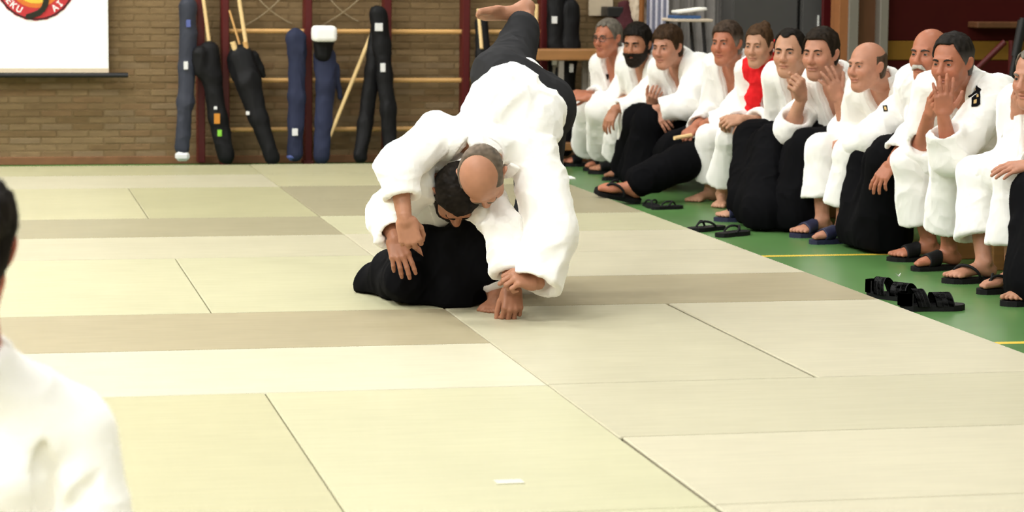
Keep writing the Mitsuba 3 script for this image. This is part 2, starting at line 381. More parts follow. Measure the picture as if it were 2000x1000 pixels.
def jacket_fields(S):
    tr = trunk(S); t = S.get('cuff', (.62, .62)); r = S.get('cuff_r', (.070, .070))
    out = U(S.get('blend_arm', .03), tr, sleeve(S, 'l', t[0], r[0]), sleeve(S, 'r', t[1], r[1]))
    if S.get('skirt', True): out = U(.05, out, *[cone(S['hp_' + a] + V3(0, 0, .01), S['hp_' + a] + (S['kn_' + a] - S['hp_' + a]) * S.get('skirt_len', .5) + V3(0, 0, .012), .104, .090) for a, _ in SIDES])
    op, band = opening(S, S.get('open', .34), S.get('open_w', .082))
    hole = cone(S['nk'] - S['up'] * .06, S['nk'] + S['up'] * .2 + S['front'] * .05, *S.get('hole', (.058, .066)))
    deep = lambda P: -(tr(P) + F32(.045))
    f = SUB(.004, out, AND(.002, op, deep), hole)
    if S.get('grooves'): f = SUB(.010, f, AND(.006, U(.01, *[chain(.01, [V3(q) for q in g[0]], g[1]) for g in S['grooves']]), lambda P: -(out(P) + F32(.017))))
    lap = AND(.006, AND(.004, lambda P: tr(P) - F32(.015), lambda P: -(tr(P) + F32(.012))), band)
    nk, up, fr, lat = S['nk'], S['up'], S['front'], S['lat']
    R = np.stack([lat, fr, up], 1)
    ring = lambda P: np.sqrt(np.square(np.sqrt(np.square((P - F32(0) - (nk + up * .012 - fr * .006).astype(F32)) @ R.astype(F32)[:, :2]).sum(1)) - F32(.066)) * 4 + np.square(((P - (nk + up * .018).astype(F32)) @ up.astype(F32)) * F32(.62))) - F32(.027)
    ring = AND(.006, ring, plane(nk + fr * .035, fr))
    return f, UH(lap, ring), tr
def legs_trousers(S):
    out = []
    for a, s in SIDES:
        if S.get('skip_leg') == a: continue
        k, an, hp = S['kn_' + a], S['an_' + a], S['hp_' + a]; d = nrm(an - k); hem = k + (an - k) * S.get('hem', .78); w = S.get('leg_w', 1.)
        shin = AND(.002, cone(k, hem + d * .06, .068 * w, .116 * w), plane(hem, d)); inner = cone(hem - d * .10, hem + d * .06, .05, .106 * w)
        out.append(SUB(.004, U(.04, cone(hp, k, .096 * w, .073 * w), shin), inner))
    return UH(*out)
def legs_hakama(S):
    fs, lo = [], S.get('hem_z', -.02); mids = []
    for a, s in SIDES:
        k, an, hp = S['kn_' + a], S['an_' + a], S['hp_' + a]; hem = k + (an - k) * S.get('hem', .98)
        w = S.get('leg_w', 1.); h2 = S.get('hem_w', .13)
        fs += [cone(hp, k, .115 * w, .092 * w), cone(k, hem, .094 * w, h2)]; mids.append((hp, k, hem))
    m = [(mids[0][i] + mids[1][i]) / 2 for i in range(3)]
    if S.get('apron', True): fs += [cone(m[0], m[1] - V3(0, 0, .02), .10, .07), cone(m[1] - V3(0, 0, .02), m[2], .07, .12)]
    f = U(S.get('blend', .06), *fs)
    return AND(.004, f, plane((0, 0, lo), (0, 0, -1)))

def person(S, label, cat='person', group=None):
    S = setup(S); key = thing('person', label, cat, group); h = S.get('h', .009); hs = S.get('hs', 1.0); H = dict(S.get('face', {})); H['skin'] = tuple(np.array(H.get('skin', (.52, .29, .19))) * (.80, .70, .64)); seed = H.get('seed', 0)
    d = nrm(S['look']); upv = V3(S.get('top', (0, 0, 1))); R = frame(d, upv); c = S['head']
    # --- body: head, trunk and limbs, hands, feet, joined into one mesh
    nkl = ((S['nk'] - c) @ R) / hs
    hf = head_field(H); hn = U(.02, hf, cone((0, -.018, -.055), nkl, min(.052, S.get('neck', .058)), S.get('neck', .058)))
    lo, hi = np.minimum((-.11, -.14, -.15), nkl - .075), np.maximum((.11, .14, .15), nkl + .075)
    hh = S.get('head_h', .0038); v, f = nets(hn, lo, hi, hh); pieces = [(v @ R.T * hs + c, f)]
    tr = trunk(S, -.026); fs = [tr]
    for a, s in SIDES:
        fs += [cone(S['sh_' + a], S['el_' + a], .050, .042), cone(S['el_' + a], S['wr_' + a], .043, .029), cone(S['hp_' + a], S['kn_' + a], .08, .056), cone(S['kn_' + a], S['an_' + a], .056, .036)]
    fs.append(cone(S['nk'] - S['up'] * .08, S['nk'] + (c - S['nk']) * .3, S.get('neck', .058), min(.052, S.get('neck', .058))))
    pts = [S[k + a] for a, _ in SIDES for k in ('sh_', 'el_', 'wr_', 'hp_', 'kn_', 'an_')] + [S['nk'], S['hip']]
    lo, hi = bbox(pts, .16); pieces.append(nets(U(.02, *fs), lo, hi, .013))
    for a, s in SIDES:
        hd = S.get('hand_' + a)
        if hd:
            hf2 = hand_field(s, hd.get('curls', [25, 30, 35, 40]), hd.get('spread', .6), hd.get('thumb', (.5, .4))); sc = hd.get('s', 1.0)
            Rh = frame(nrm(V3(hd['tip']) - S['wr_' + a]), hd['back'])
            v, f = nets(hf2, (-.085, -.05, -.13), (.085, .20, .06), hd.get('h', .0036)); pieces.append((v @ Rh.T * sc + S['wr_' + a], f))
            S['Rh_' + a] = Rh
        ft = S.get('foot_' + a)
        if ft:
            dirv = V3(ft['toe']) - S['an_' + a]
            if not ft.get('free'): dirv[2] = 0
            Rf = frame(nrm(dirv), ft.get('up', (0, 0, 1))); shin = ((S['kn_' + a] - S['an_' + a]) @ Rf); shin = nrm(shin) * .15
            ff = foot_field(-s, shin); fh = .0045; sc = ft.get('s', 1.)
            v, f = nets(ff, (-.1, -.13, -.09), (.1, .2, .17), fh); pieces.append((v @ Rf.T * sc + S['an_' + a], f))
            if ft.get('shoe'): S.setdefault('shoes', []).append((ft, ff, Rf, S['an_' + a], -s, sc))
    v, f = merge(pieces)
    col = head_colour((v - c) @ R / hs, H)
    part(key, 'body', (v, f), 'skin', True, col)
    # --- what the head wears
    hairf = hair_field(H, hf)
    if H.get('hair', 'short') != 'none':
        v, f = nets(hairf, (-.15, -.19, -.13), (.15, .14, .19), hh); hv = v
        n = meshkit.noise(v * np.array([90, 90, 30.]), seed)[:, None]; hc = np.array(H.get('hair_col', (.02, .013, .009))) * (.35 + .9 * n)
        if H.get('temples'): w = (np.clip((.06 - v[:, 2]) / .06, 0, 1) * np.clip(np.abs(v[:, 0]) / .06, 0, 1))[:, None]; hc = hc * (1 - w) + np.array(H['temples']) * w
        part(key, 'hair', (v @ R.T * hs + c, f), 'hair', True, hc)
    if S.get('face_shown', True):
        look = nrm((nrm(S.get('gaze', S['look'])) @ R) * (1, 1, 1))
        for s in (1, -1):
            v, f = brow_mesh(H, s); part(key, 'eyebrow', (v @ R.T * hs + c, f), 'hair', True, np.tile(np.array(H.get('brow_col', H.get('hair_col', (.02, .013, .009)))), (len(v), 1)))
            v, f = eye_mesh(s); part(key, 'eye', (v @ R.T * hs + c, f), 'eye', True, eye_colour(v, s, look))
    if H.get('beard'):
        def bf(P):
            n = meshkit.noise(P * 110, seed).astype(F32)
            d_ = hf(P) - F32(.006) - n * F32(.005)
            return smax(smax(d_, P[:, 2] + F32(.040) - F32(.9) * np.maximum(F32(.05) - P[:, 1], 0), .004), -P[:, 1] + F32(.0), .004)
        mouth = ell((0, .1, -.063), (.019, .03, .0055)); v, f = nets(SUB(.003, bf, mouth), (-.1, -.02, -.15), (.1, .14, -.01), hh)
        part(key, 'beard', (v @ R.T * hs + c, f), 'hair', True, np.tile(H['beard'], (len(v), 1)))
    if H.get('moustache'):
        m = U(.008, *[chain(.004, [(0, .104, -.045), (s * .018, .101, -.050), (s * .034, .088, -.064)], [.0085, .0085, .0045]) for s in (1, -1)])
        v, f = nets(m, (-.06, .05, -.1), (.06, .13, -.02), .003); v = crumple(v, f, .0015, 120, seed=4); part(key, 'moustache', (v @ R.T * hs + c, f), 'hair', True, np.tile(H['moustache'], (len(v), 1)), label=H.get('moustache_label'))
    if H.get('glasses'):
        ms = []
        for s in (1, -1):
            t = np.linspace(0, 2 * math.pi, 25); pts = np.stack([s * .033 + .024 * np.cos(t), .103 - .012 * np.abs(np.cos(t)) * (np.sign(np.cos(t)) == s), .004 + .017 * np.sin(t)], 1); ms.append(tube(pts, .0022, 6))
            ms.append(tube([(s * .057, .092, .008), (s * .074, .04, .008), (s * .080, -.015, .004)], .002, 6))
        ms.append(tube([(-.010, .103, .008), (0, .106, .011), (.010, .103, .008)], .002, 6)); v, f = join(*ms); part(key, 'glasses', (v @ R.T * hs + c, f), 'black_plastic')
    # --- clothes
    jf, lapf, tr = jacket_fields(S); pts = [S[k + a] for a, _ in SIDES for k in ('sh_', 'el_', 'wr_', 'hp_')] + [S['nk'], S['hip']] + ([S['kn_' + a] for a, _ in SIDES] if S.get('skirt', True) else [])
    lo, hi = bbox(pts, .20); v, f = nets(jf, lo, hi, h); v = relax(v, f, 1); v = crumple(v, f, S.get('fold', .011), S.get('fold_f', 7.), S['up'], 2.2, seed); v = crumple(v, f, S.get('fine', .0022), 18., S['up'], 1.8, seed + 9)
    part(key, 'jacket', (v, f), 'gi_cloth'); S['jf'] = (v, f)
    lo, hi = bbox([S['nk'] + S['up'] * .12, S['nk'] - S['up'] * .45, S['sh_l'], S['sh_r']], .16)
    v, f = nets(lapf, lo, hi, min(h, .007)); v = relax(v, f, 1)
    if len(f): part(key, 'lapel', (v, f), 'gi_cloth')
    low = S.get('lower', 'trousers')
    if low == 'trousers':
        lf = legs_trousers(S); lo, hi = bbox([S[k + a] for a, _ in SIDES for k in ('hp_', 'kn_', 'an_')], .15); v, f = nets(lf, lo, hi, h); v = crumple(v, f, .007, 7., (0, 0, 1), 3.5, seed + 5); v = crumple(v, f, .0035, 15, (.3, .2, 1), 2., seed + 6)
        part(key, 'trousers', (v, f), 'gi_trouser')
    elif low:
        lf = S['lower_f'](S) if 'lower_f' in S else legs_hakama(S); lo, hi = bbox([S[k + a] for a, _ in SIDES for k in ('hp_', 'kn_', 'an_')], .22)
        v, f = nets(lf, lo, hi, h); v = relax(v, f, 1); v = crumple(v, f, .010, 9., S.get('pleat', (-.25, 0, 1)), 6., seed + 5)
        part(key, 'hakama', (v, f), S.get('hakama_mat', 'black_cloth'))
        if S.get('trouser_too'):
            lf = S['trouser_too'](S); lo, hi = bbox([S[k + a] for a, _ in SIDES for k in ('hp_', 'kn_', 'an_')], .15); v, f = nets(lf, lo, hi, h); part(key, 'trousers', (crumple(v, f, .006, 8, (0, 0, 1), 2.5, 3), f), 'gi_trouser')
    for ft, ff, Rf, an, s, sc in S.get('shoes', []):
        k = sandal(key, ft['shoe'], ft.get('mat', 'black_rubber'), s, Rf, an, sc, ff)
    return key, S
def sole_mesh(s, t=.022, z0=-.098):
    o = np.array([(-.030, -.058), (-.040, -.03), (-.036, .03), (-.046, .09), (-.046, .13), (-.034, .165), (-.005, .188), (.026, .192), (.046, .172), (.050, .13), (.047, .08), (.040, .03), (.040, -.03), (.030, -.058), (0, -.070)])
    o = o * np.array([s, 1]); pg = shapely.Polygon(o).buffer(.012).buffer(-.010)
    m = trimesh.creation.extrude_polygon(pg, t, engine='earcut'); v = np.array(m.vertices); v[:, 2] += z0; return v, np.array(m.faces)
def sandal(root, kind, mat, s, R, o, sc, ff):
    """A worn sandal: sole and straps are parts and sub-part of the person."""
    base = f'{root}__sandal'; key, i = base, 1
    while any(k == key or k.startswith(key + '__') for k in scene): key = f'{base}_{i:03d}'; i += 1
    W = lambda m: (np.asarray(m[0]) @ R.T * sc + o, m[1])
    add(key + '__sole', W(sole_mesh(s)), mat, 30)
    if kind == 'slide':
        st = SUB(.002, lambda P: ff(P) - F32(.009), lambda P: ff(P) - F32(.001)); b = box((0, .085, -.055), (.09, .036, .05), None, .006)
        v, f = nets(AND(.002, st, b), (-.08, .02, -.1), (.08, .16, .04), .0035); add(key + '__strap', W((v, f)), mat)
    else:
        pts = [[(s * .021, .142, -.062), (s * .018, .128, -.030), (q * .030, .085, -.022), (q * .047, .04, -.075)] for q in (1, -1)]
        for p in pts: add(key + ('__strap' if key + '__strap' not in scene else '__strap_001'), W(tube(p, [.005, .006, .007, .006], 8, 14)), mat)
    return key
def decal(f, c, R, poly, t=.003):
    """A thin flat patch (polygon in metres in the plane of R's first two columns) wrapped onto the surface f = 0, as a solid sheet."""
    pg = shapely.Polygon(poly); m = trimesh.creation.extrude_polygon(pg, 1.0, engine='earcut'); m = m.subdivide_to_size(.012) if False else m
    b = np.array(pg.bounds); st = .006; gx = np.arange(b[0], b[2] + st, st); gy = np.arange(b[1], b[3] + st, st)
    tri = trimesh.creation.extrude_polygon(pg, t, engine='earcut'); v, fc = trimesh.remesh.subdivide_to_size(tri.vertices, tri.faces, .012)
    z = v[:, 2].copy(); n = np.asarray(R)[:, 2]; P = np.asarray(c) + v[:, :2] @ np.asarray(R)[:, :2].T + n * .3
    mesh = trimesh.Trimesh(*f, process=False); hit, ray, _ = mesh.ray.intersects_location(P, np.tile(-n, (len(P), 1)), multiple_hits=False)
    d = np.full(len(P), np.nan); d[ray] = ((hit - P[ray]) @ -n); d[np.isnan(d)] = np.nanmean(d)
    return P + np.outer(z + .004 - d, n), fc

# ---------------------------------------------------------------- materials
def principled(c, rough=.6, spec=.3, **k): return {'type': 'principled', 'base_color': c if isinstance(c, dict) else rgb(*c), 'roughness': rough, 'specular': spec, **k}
def tint(col, amt=.12, scale=6., stretch=(1, 1, 1), seed=0):
    """A colour with soft uneven wear."""
    c = mi.Color3f(*col)
    return mikit.proc(lambda p, n, uv: mi.Color3f(*col) * (1 - amt + 2 * amt * mikit.fbm(p.x * scale * stretch[0] + seed, p.y * scale * stretch[1], p.z * scale * stretch[2])))
scene['skin'] = principled({'type': 'mesh_attribute', 'name': 'vertex_color'}, .45, .35)
scene['hair'] = principled({'type': 'mesh_attribute', 'name': 'vertex_color'}, .6, .10)
scene['eye'] = principled({'type': 'mesh_attribute', 'name': 'vertex_color'}, .2, .5)
weave = mikit.proc(lambda p, n, uv: mikit.noise(p.x * 260, p.y * 260, p.z * 260))
scene['gi_cloth'] = {'type': 'bumpmap', 'bump': mikit.proc(lambda p, n, uv: mikit.noise(p.x * 160, p.y * 160, p.z * 160) + .6 * mikit.noise(p.x * 60, p.y * 60, p.z * 60)), 'scale': .0010, 'bsdf': principled((.87, .86, .835), .9, .1)}
scene['gi_trouser'] = principled((.84, .83, .805), .9, .1)
scene['black_cloth'] = principled(tint((.0035, .0035, .0045), .3, 5), .85, .06)
scene['charcoal_cloth'] = principled(tint((.022, .022, .024), .2, 5), .85, .1)  # black hakama cloth as lit from above, the light put into the colour
scene['black_rubber'] = principled((.007, .007, .008), .6, .2)
scene['navy_rubber'] = principled((.02, .022, .055), .5, .35)
scene['black_plastic'] = principled((.012, .012, .013), .4, .4)
scene['red_scarf'] = principled(tint((.72, .020, .025), .15, 30), .9, .1)
scene['white_metal'] = principled((.8, .8, .78), .4)
scene['gold_thread'] = principled((.55, .38, .16), .6)
def mat_bsdf(c, seed):
    """Tatami-grain vinyl: fine straw lines, soft scuffs, a satin gloss."""
    col = mikit.proc(lambda p, n, uv: mi.Color3f(*c) * (.93 + .10 * mikit.fbm(p.x * 2.5 + seed, p.y * 2.5, 3.) + .05 * mikit.noise(p.x * 9 + seed, p.y * 60, 1.)))
    bump = mikit.proc(lambda p, n, uv: dr.sin((p.x + p.y) * 780.) * .5 + dr.sin((p.x - p.y) * 780.) * .5)
    return {'type': 'bumpmap', 'bump': bump, 'scale': .00012, 'bsdf': principled(col, .42, .45)}
SHEEN_TONES = {'cream': (.46, .435, .32), 'yellow': (.40, .385, .25), 'straw': (.37, .35, .215), 'tan': (.30, .26, .165), 'grey': (.395, .37, .26), 'olive': (.335, .32, .19), 'dun': (.275, .25, .16), 'beige': (.43, .40, .29)}  # weave sheen, differing with how each mat lies, is painted into these tones
for i, (k, c) in enumerate(SHEEN_TONES.items()): scene['mat_' + k] = mat_bsdf(c, i * 3.7)
scene['mat_foam'] = principled((.30, .27, .18), .8)
scene['green_floor'] = principled(mikit.proc(lambda p, n, uv: mi.Color3f(.070, .165, .048) * (.8 + .4 * mikit.fbm(p.x * 1.6, p.y * 1.6, 2.))), .30, .5)
scene['yellow_paint'] = principled((.62, .43, .05), .4)
scene['mortar'] = principled(tint((.19, .130, .066), .12, 9), .9, .1)
BR = [(.225, .152, .078), (.208, .138, .070), (.240, .163, .085), (.192, .124, .060), (.220, .138, .070), (.230, .160, .090)]
for i, c in enumerate(BR): scene[f'brick_{i}'] = principled(tint(c, .22, 14, (1, 1, 3), i * 5.), .85, .15)
scene['red_paint'] = principled((.085, .006, .007), .4, .4)
scene['wood'] = principled(tint((.62, .36, .13), .15, 4, (1, 1, 12)), .45, .35)
scene['pale_wood'] = principled(tint((.78, .56, .27), .12, 5, (8, 8, 1)), .5, .3)
scene['bench_wood'] = principled(tint((.34, .16, .055), .2, 4, (1, 1, 12)), .4, .4)
scene['plinth_wood'] = principled(tint((.20, .095, .042), .25, 9), .7)
scene['white_print'] = principled((.92, .92, .92), .7, .1)
scene['emblem_red'] = principled((.50, .035, .04), .7); scene['emblem_yellow'] = principled((.75, .50, .06), .7); scene['emblem_orange'] = principled((.65, .17, .03), .7); scene['emblem_black'] = principled((.02, .02, .012), .7)
scene['nylon_black'] = principled(tint((.006, .006, .007), .3, 8), .6, .2)
scene['nylon_navy'] = principled(tint((.022, .027, .058), .3, 8), .7, .2)
scene['nylon_slate'] = principled(tint((.030, .034, .050), .3, 8), .6, .3)
scene['tag_white'] = principled((.75, .75, .76), .6); scene['tag_blue'] = principled((.10, .13, .36), .6); scene['tag_orange'] = principled((.60, .24, .03), .6); scene['tag_green'] = principled((.25, .62, .06), .6)
scene['grey_cloth'] = principled(tint((.22, .205, .195), .15, 5, (6, 1, .6)), .85); scene['dark_grey'] = principled(tint((.075, .073, .070), .15, 3), .6); scene['steel'] = principled((.22, .20, .17), .4, .5)
scene['brown_door'] = principled(tint((.13, .055, .024), .2, 3, (6, 6, 1)), .5); scene['orange_wood'] = principled(tint((.34, .135, .05), .2, 3, (8, 8, 1)), .45)
scene['red_board'] = principled(tint((.055, .006, .005), .2, 3), .7, .1); scene['ochre_board'] = principled(tint((.22, .11, .018), .15, 4), .7, .1)
scene['wall_paint'] = principled((.30, .24, .16), .9, .1); scene['ceiling_paint'] = principled((.30, .28, .25), .9, .1)
scene['cream_paper'] = principled((.60, .50, .36), .8)
scene['blue_card'] = principled((.04, .10, .25), .5); scene['paper'] = principled((.86, .84, .78), .8); scene['stripe_blue'] = principled((.20, .21, .30), .8); scene['stripe_white'] = principled((.72, .70, .80), .8)
scene['maroon_cloth'] = principled(tint((.055, .012, .016), .3, 12), .9); scene['brown_glaze'] = principled((.24, .09, .025), .4); scene['rope'] = principled((.42, .34, .22), .9); scene['tan_bag'] = principled((.62, .52, .40), .7)

# ---------------------------------------------------------------- the hall
def struct(name, mesh, bsdf, smooth=False): add(name, mesh, bsdf, smooth); labels.setdefault(name, {})['kind'] = 'structure'; return name
def bx(x0, x1, y0, y1, z0, z1, e=.0015): return rbox(x1 - x0, y1 - y0, z1 - z0, e, ((x0 + x1) / 2, (y0 + y1) / 2, (z0 + z1) / 2))
FLOOR = -.04
struct('floor', bx(-8, 9, -5, 19.5, -.2, FLOOR), 'green_floor')
part('floor', 'line', bx(3.55, 8.9, 11.40, 11.45, FLOOR - .002, FLOOR + .0012, .0004), 'yellow_paint', False)
part('floor', 'line', bx(3.55, 8.9, 8.56, 8.61, FLOOR - .002, FLOOR + .0012, .0004), 'yellow_paint', False)
labels['floor'] = {'label': 'glossy green sports hall floor with yellow court lines', 'kind': 'structure'}
WALL = 17.42
struct('wall_back', bx(-8, 5.4, WALL - .003, WALL + .3, -.2, 6), 'mortar')
struct('wall_left', bx(-8.3, -8, -5, 19.5, -.2, 6), 'wall_paint'); struct('wall_front', bx(-8, 9, -5.3, -5, -.2, 6), 'wall_paint'); struct('wall_right', bx(9, 9.3, -5, 19.5, -.2, 6), 'wall_paint')
struct('ceiling', bx(-8.3, 9.3, -5.3, 19.5, 6, 6.2), 'ceiling_paint')
struct('wall_upper', bx(-8, 5.4, WALL - .02, WALL - .001, 1.42, 6), 'wall_paint')
rng = random.Random(5)
rows, more, count = int(round(1.46 / .047)), [], 0
shared = {}
cand = []
for r in range(rows):
    z0 = FLOOR + r * .047; x = -1.2 + (r % 2) * .105
    while x < 5.3: cand.append((x, z0, .21)); x += .214
def vis_rank(c):
    x, z, _ = c; return (abs(x - 1.9) > 2.05) + (z > 1.10) * 2 + (1.35 < x < 1.75) * .3
cand.sort(key=vis_rank)
vars_ = [[(rbox(.204, .05, .040, .003)) for _ in range(1)][0]]
brick_ply = [mikit.ply(vars_[0], f'brick_{i}') for i in range(len(BR))]
for n, (x, z, L) in enumerate(cand):
    dy = rng.uniform(-.003, .003); i = rng.randrange(len(BR))
    if n < 300: scene['wall_back__brick' + (f'_{n:03d}' if n else '')] = {**brick_ply[i], 'to_world': T().translate([x + .102, WALL + .018 + dy, z + .0235])}
    else: more.append(moved(vars_[0], (x + .102, WALL + .018 + dy, z + .0235)))
k = part('wall_back', 'brickwork', join(*more), 'brick_0', False); labels[k] = {'kind': 'stuff'}
struct('baseboard_back', bx(-1.2, 5.2, WALL - .03, WALL - .008, FLOOR, FLOOR + .055, .004), 'plinth_wood')

for yy in (-2., 2.5, 7., 11.5, 15.5):
    for xx in (-5.2, -1.7, 1.8, 5.3): ceiling_lamp(xx, yy, power=(1.75 if xx < -3 else 1.35 if xx < 0 else .45) * (1.1 if yy < 8 else .95))

# judo mats: crosswise (2 x 1) and lengthwise (1 x 2) rows as they lie
M, XS, Y0 = .92, 1.7675, 7.70
mat_count = 0
def judo_mat(x0, x1, y0, y1, tone, label, group=None):
    g = .0022
    k = thing('judo_mat', label, 'mat', group); part(k, 'cover', bx(x0 + g, x1 - g, y0 + g, y1 - g, -.012, 0, .004), 'mat_' + tone, False); part(k, 'foam', bx(x0 + g + .001, x1 - g - .001, y0 + g + .001, y1 - g - .001, FLOOR, -.012, .001), 'mat_foam', False)
WL, WR = .9108, .9039
NAME = {'cream': 'pale cream', 'yellow': 'light yellow', 'straw': 'straw yellow', 'tan': 'darker tan', 'grey': 'pale grey-beige', 'olive': 'olive-yellow', 'dun': 'dull dark khaki', 'beige': 'beige'}
LEFT = [(-7, -5, 'l', ['yellow'] * 4, 'out of view behind the onlooker'), (-5, -4, 'c', ['cream', 'beige'], 'out of view beside the onlooker'), (-4, -2, 'l', ['yellow', 'straw', 'yellow', 'yellow'], 'just below the picture edge'),
        (-2, 0, 'l', ['yellow', 'straw', 'yellow', 'straw'], 'nearest the bottom edge'), (0, 1, 'c', ['cream', 'cream'], 'first bright crosswise row'),
        (1, 2, 'c', ['tan', 'tan'], 'dark strip before the kneeling man'), (2, 4, 'l', ['yellow', 'yellow', 'straw', 'yellow'], 'level with the kneeling man'), (4, 5, 'c', ['grey', 'grey'], 'just nearer than the farther dark strip'),
        (5, 6, 'c', ['dun', 'dun'], 'farther dark strip'), (6, 8, 'l', ['olive', 'straw', 'olive', 'straw'], 'beyond the farther dark strip'), (8, 9, 'c', ['grey', 'grey'], 'second row from the wall bars'), (9, 9.87, 'c', ['olive', 'olive'], 'last row before the wall bars')]
RIGHT = [(-7, -5, 'l', ['beige'] * 2, 'out of view behind the camera'), (-5, -3, 'l', ['beige', 'grey'], 'out of view below the frame'), (-3, -2, 'c', ['beige'], 'at the bottom corner'), (-2, -1, 'c', ['beige'], 'beside the open dark joint at the bottom'), (-1, 0, 'c', ['grey'], 'just nearer than the lengthwise pair'),
         (0, 2, 'l', ['grey', 'beige'], 'of the lengthwise pair'), (2, 3, 'c', ['tan'], 'level with the strapped sport sandals'), (3, 4, 'c', ['beige'], 'touching the farther yellow floor line'), (4, 5, 'c', ['beige'], 'just beyond the yellow floor line'), (5, 6, 'c', ['yellow'], 'level with the brown flip-flops'),
         (6, 7, 'c', ['dun'], 'nearer dark strip behind the throw'), (7, 8, 'c', ['dun'], 'farther dark strip behind the throw'), (8, 9, 'c', ['straw'], 'second row from the wall bars'), (9, 9.87, 'c', ['straw'], 'last row before the wall bars')]
COLS = ['first left of the middle seam', 'second left of the middle seam', 'third left of the middle seam', 'fourth left of the middle seam']
NAME = {'cream': 'cream', 'yellow': 'yellow', 'straw': 'straw', 'tan': 'tan', 'grey': 'greyish', 'olive': 'olive', 'dun': 'khaki', 'beige': 'beige'}
for v0, v1, way, tones, where in LEFT:
    n = 4 if way == 'l' else 2
    for i in range(n):
        w = WL if way == 'l' else 2 * WL; t = tones[i % len(tones)]
        judo_mat(XS - (i + 1) * w, XS - i * w, Y0 + v0 * M, Y0 + v1 * M, t, f"{NAME[t]} judo mat, {where}, {COLS[i]}")
for v0, v1, way, tones, where in RIGHT:
    n = 2 if way == 'l' else 1
    for i in range(n):
        w = WR if way == 'l' else 2 * WR; t = tones[i % len(tones)]; off = .009 if v0 in (-2, -3) else .0; o2 = .010 if (v0 == 0 and i == 1) else 0
        judo_mat(XS + i * w + off + o2, XS + (i + 1) * w, Y0 + v0 * M + .017, Y0 + v1 * M + .017, t, f"{NAME[t]} judo mat, {where}, right half" + ([', by the middle seam', ', along the green floor'][i] if n == 2 else ''))

# ---------------------------------------------------------------- back wall: banner, wall bars, bags
k = thing('banner', 'white hanging banner with a red and yellow round emblem', 'banner')
part(k, 'sheet', bx(-.75, 0.857, 17.300, 17.306, 0.625, 1.75), 'white_print', False)
ec = V3((0.372, 17.3, 1.221)); 
def disc(r0, r1, y, n=40, a0=0, a1=360, wob=0.):
    a = np.radians(np.linspace(a0, a1, n)); ro = r1 * (1 + wob * np.cos(a * 24)); outer = np.stack([ro * np.cos(a), ro * np.sin(a)], 1); inner = np.stack([r0 * np.cos(a), r0 * np.sin(a)], 1)[::-1]
    m = trimesh.creation.extrude_polygon(shapely.Polygon(np.vstack([outer, inner]) if r0 > 0 else outer).buffer(0), .003, engine='earcut'); v = np.array(m.vertices)
    return np.stack([v[:, 0] + ec[0], y - v[:, 2], v[:, 1] + ec[2]], 1), np.array(m.faces)
part(k, 'emblem_ring', disc(0, .270, 17.300, 120, wob=.012), 'emblem_red', False)
part(k, 'emblem_border', disc(.255, .268, 17.2975, 80), 'maroon_cloth', False)
part(k, 'emblem_field', disc(0, .185, 17.2975), 'emblem_orange', False)
part(k, 'emblem_disc', disc(0, .155, 17.295), 'emblem_yellow', False)
sw_ = [(-.05, -.243), (-.018, -.233), (.018, -.219), (.046, -.194), (.064, -.163), (.071, -.120), (.067, -.078), (.053, -.042), (.025, -.02)]
m = trimesh.creation.extrude_polygon(shapely.LineString([(ec[0] + x, ec[2] + z) for x, z in sw_]).buffer(.019), .003, engine='earcut'); v = np.array(m.vertices)
part(k, 'emblem_brush_stroke', (np.stack([v[:, 0], 17.2925 - v[:, 2], v[:, 1]], 1), np.array(m.faces)), 'emblem_black', False)
for ch, deg in (('E', 219), ('K', 229), ('U', 240), ('A', 306), ('I', 316)):
    m = meshkit.text_mesh(ch, .042, .002, True); v = np.array(m.vertices); v[:, 0] -= v[:, 0].mean(); v[:, 1] -= .021
    th = math.radians(deg + 90); v2 = np.stack([v[:, 0] * math.cos(th) - v[:, 1] * math.sin(th), v[:, 0] * math.sin(th) + v[:, 1] * math.cos(th)], 1) + .222 * np.array((math.cos(math.radians(deg)), math.sin(math.radians(deg))))
    part(k, 'emblem_letter', (np.stack([v2[:, 0] + ec[0], 17.2955 - v[:, 2], v2[:, 1] + ec[2]], 1), np.array(m.faces)), 'white_print', False)
z = 0.581; r0 = 0.988
part(k, 'rod', tube([(-.75, 17.29, z), (r0, 17.29, z)], .018, 10), 'black_plastic', 40)
part(k, 'hem', bx(-.75, 0.857, 17.285, 17.304, 0.594, 0.629), 'tan_bag', False)

WB = 17.22
bars = thing('wall_bars', 'dark red gym wall bars with round wooden rungs fixed to the brick wall', 'wall bars')
posts = [392, 440, 602, 757, 910, 1062]
PX = [1.479, 1.647, 2.220, 2.776, 3.332, 3.892]
for x in PX: part(bars, 'post', bx(x - .026, x + .026, WB - .02, WB + .12, FLOOR + .02, 1.9, .006), 'red_paint', False)
for py in [1.222, 0.885, 0.545, 0.204]: part(bars, 'rung', tube([(PX[1], WB + .05, py), (PX[5], WB + .05, py)], .0175, 10), 'wood', 40)
for x in PX[1:]: part(bars, 'foot_block', bx(x - .035, x + .035, WB - .03, WB + .12, FLOOR, FLOOR + .03, .004), 'red_paint', False)

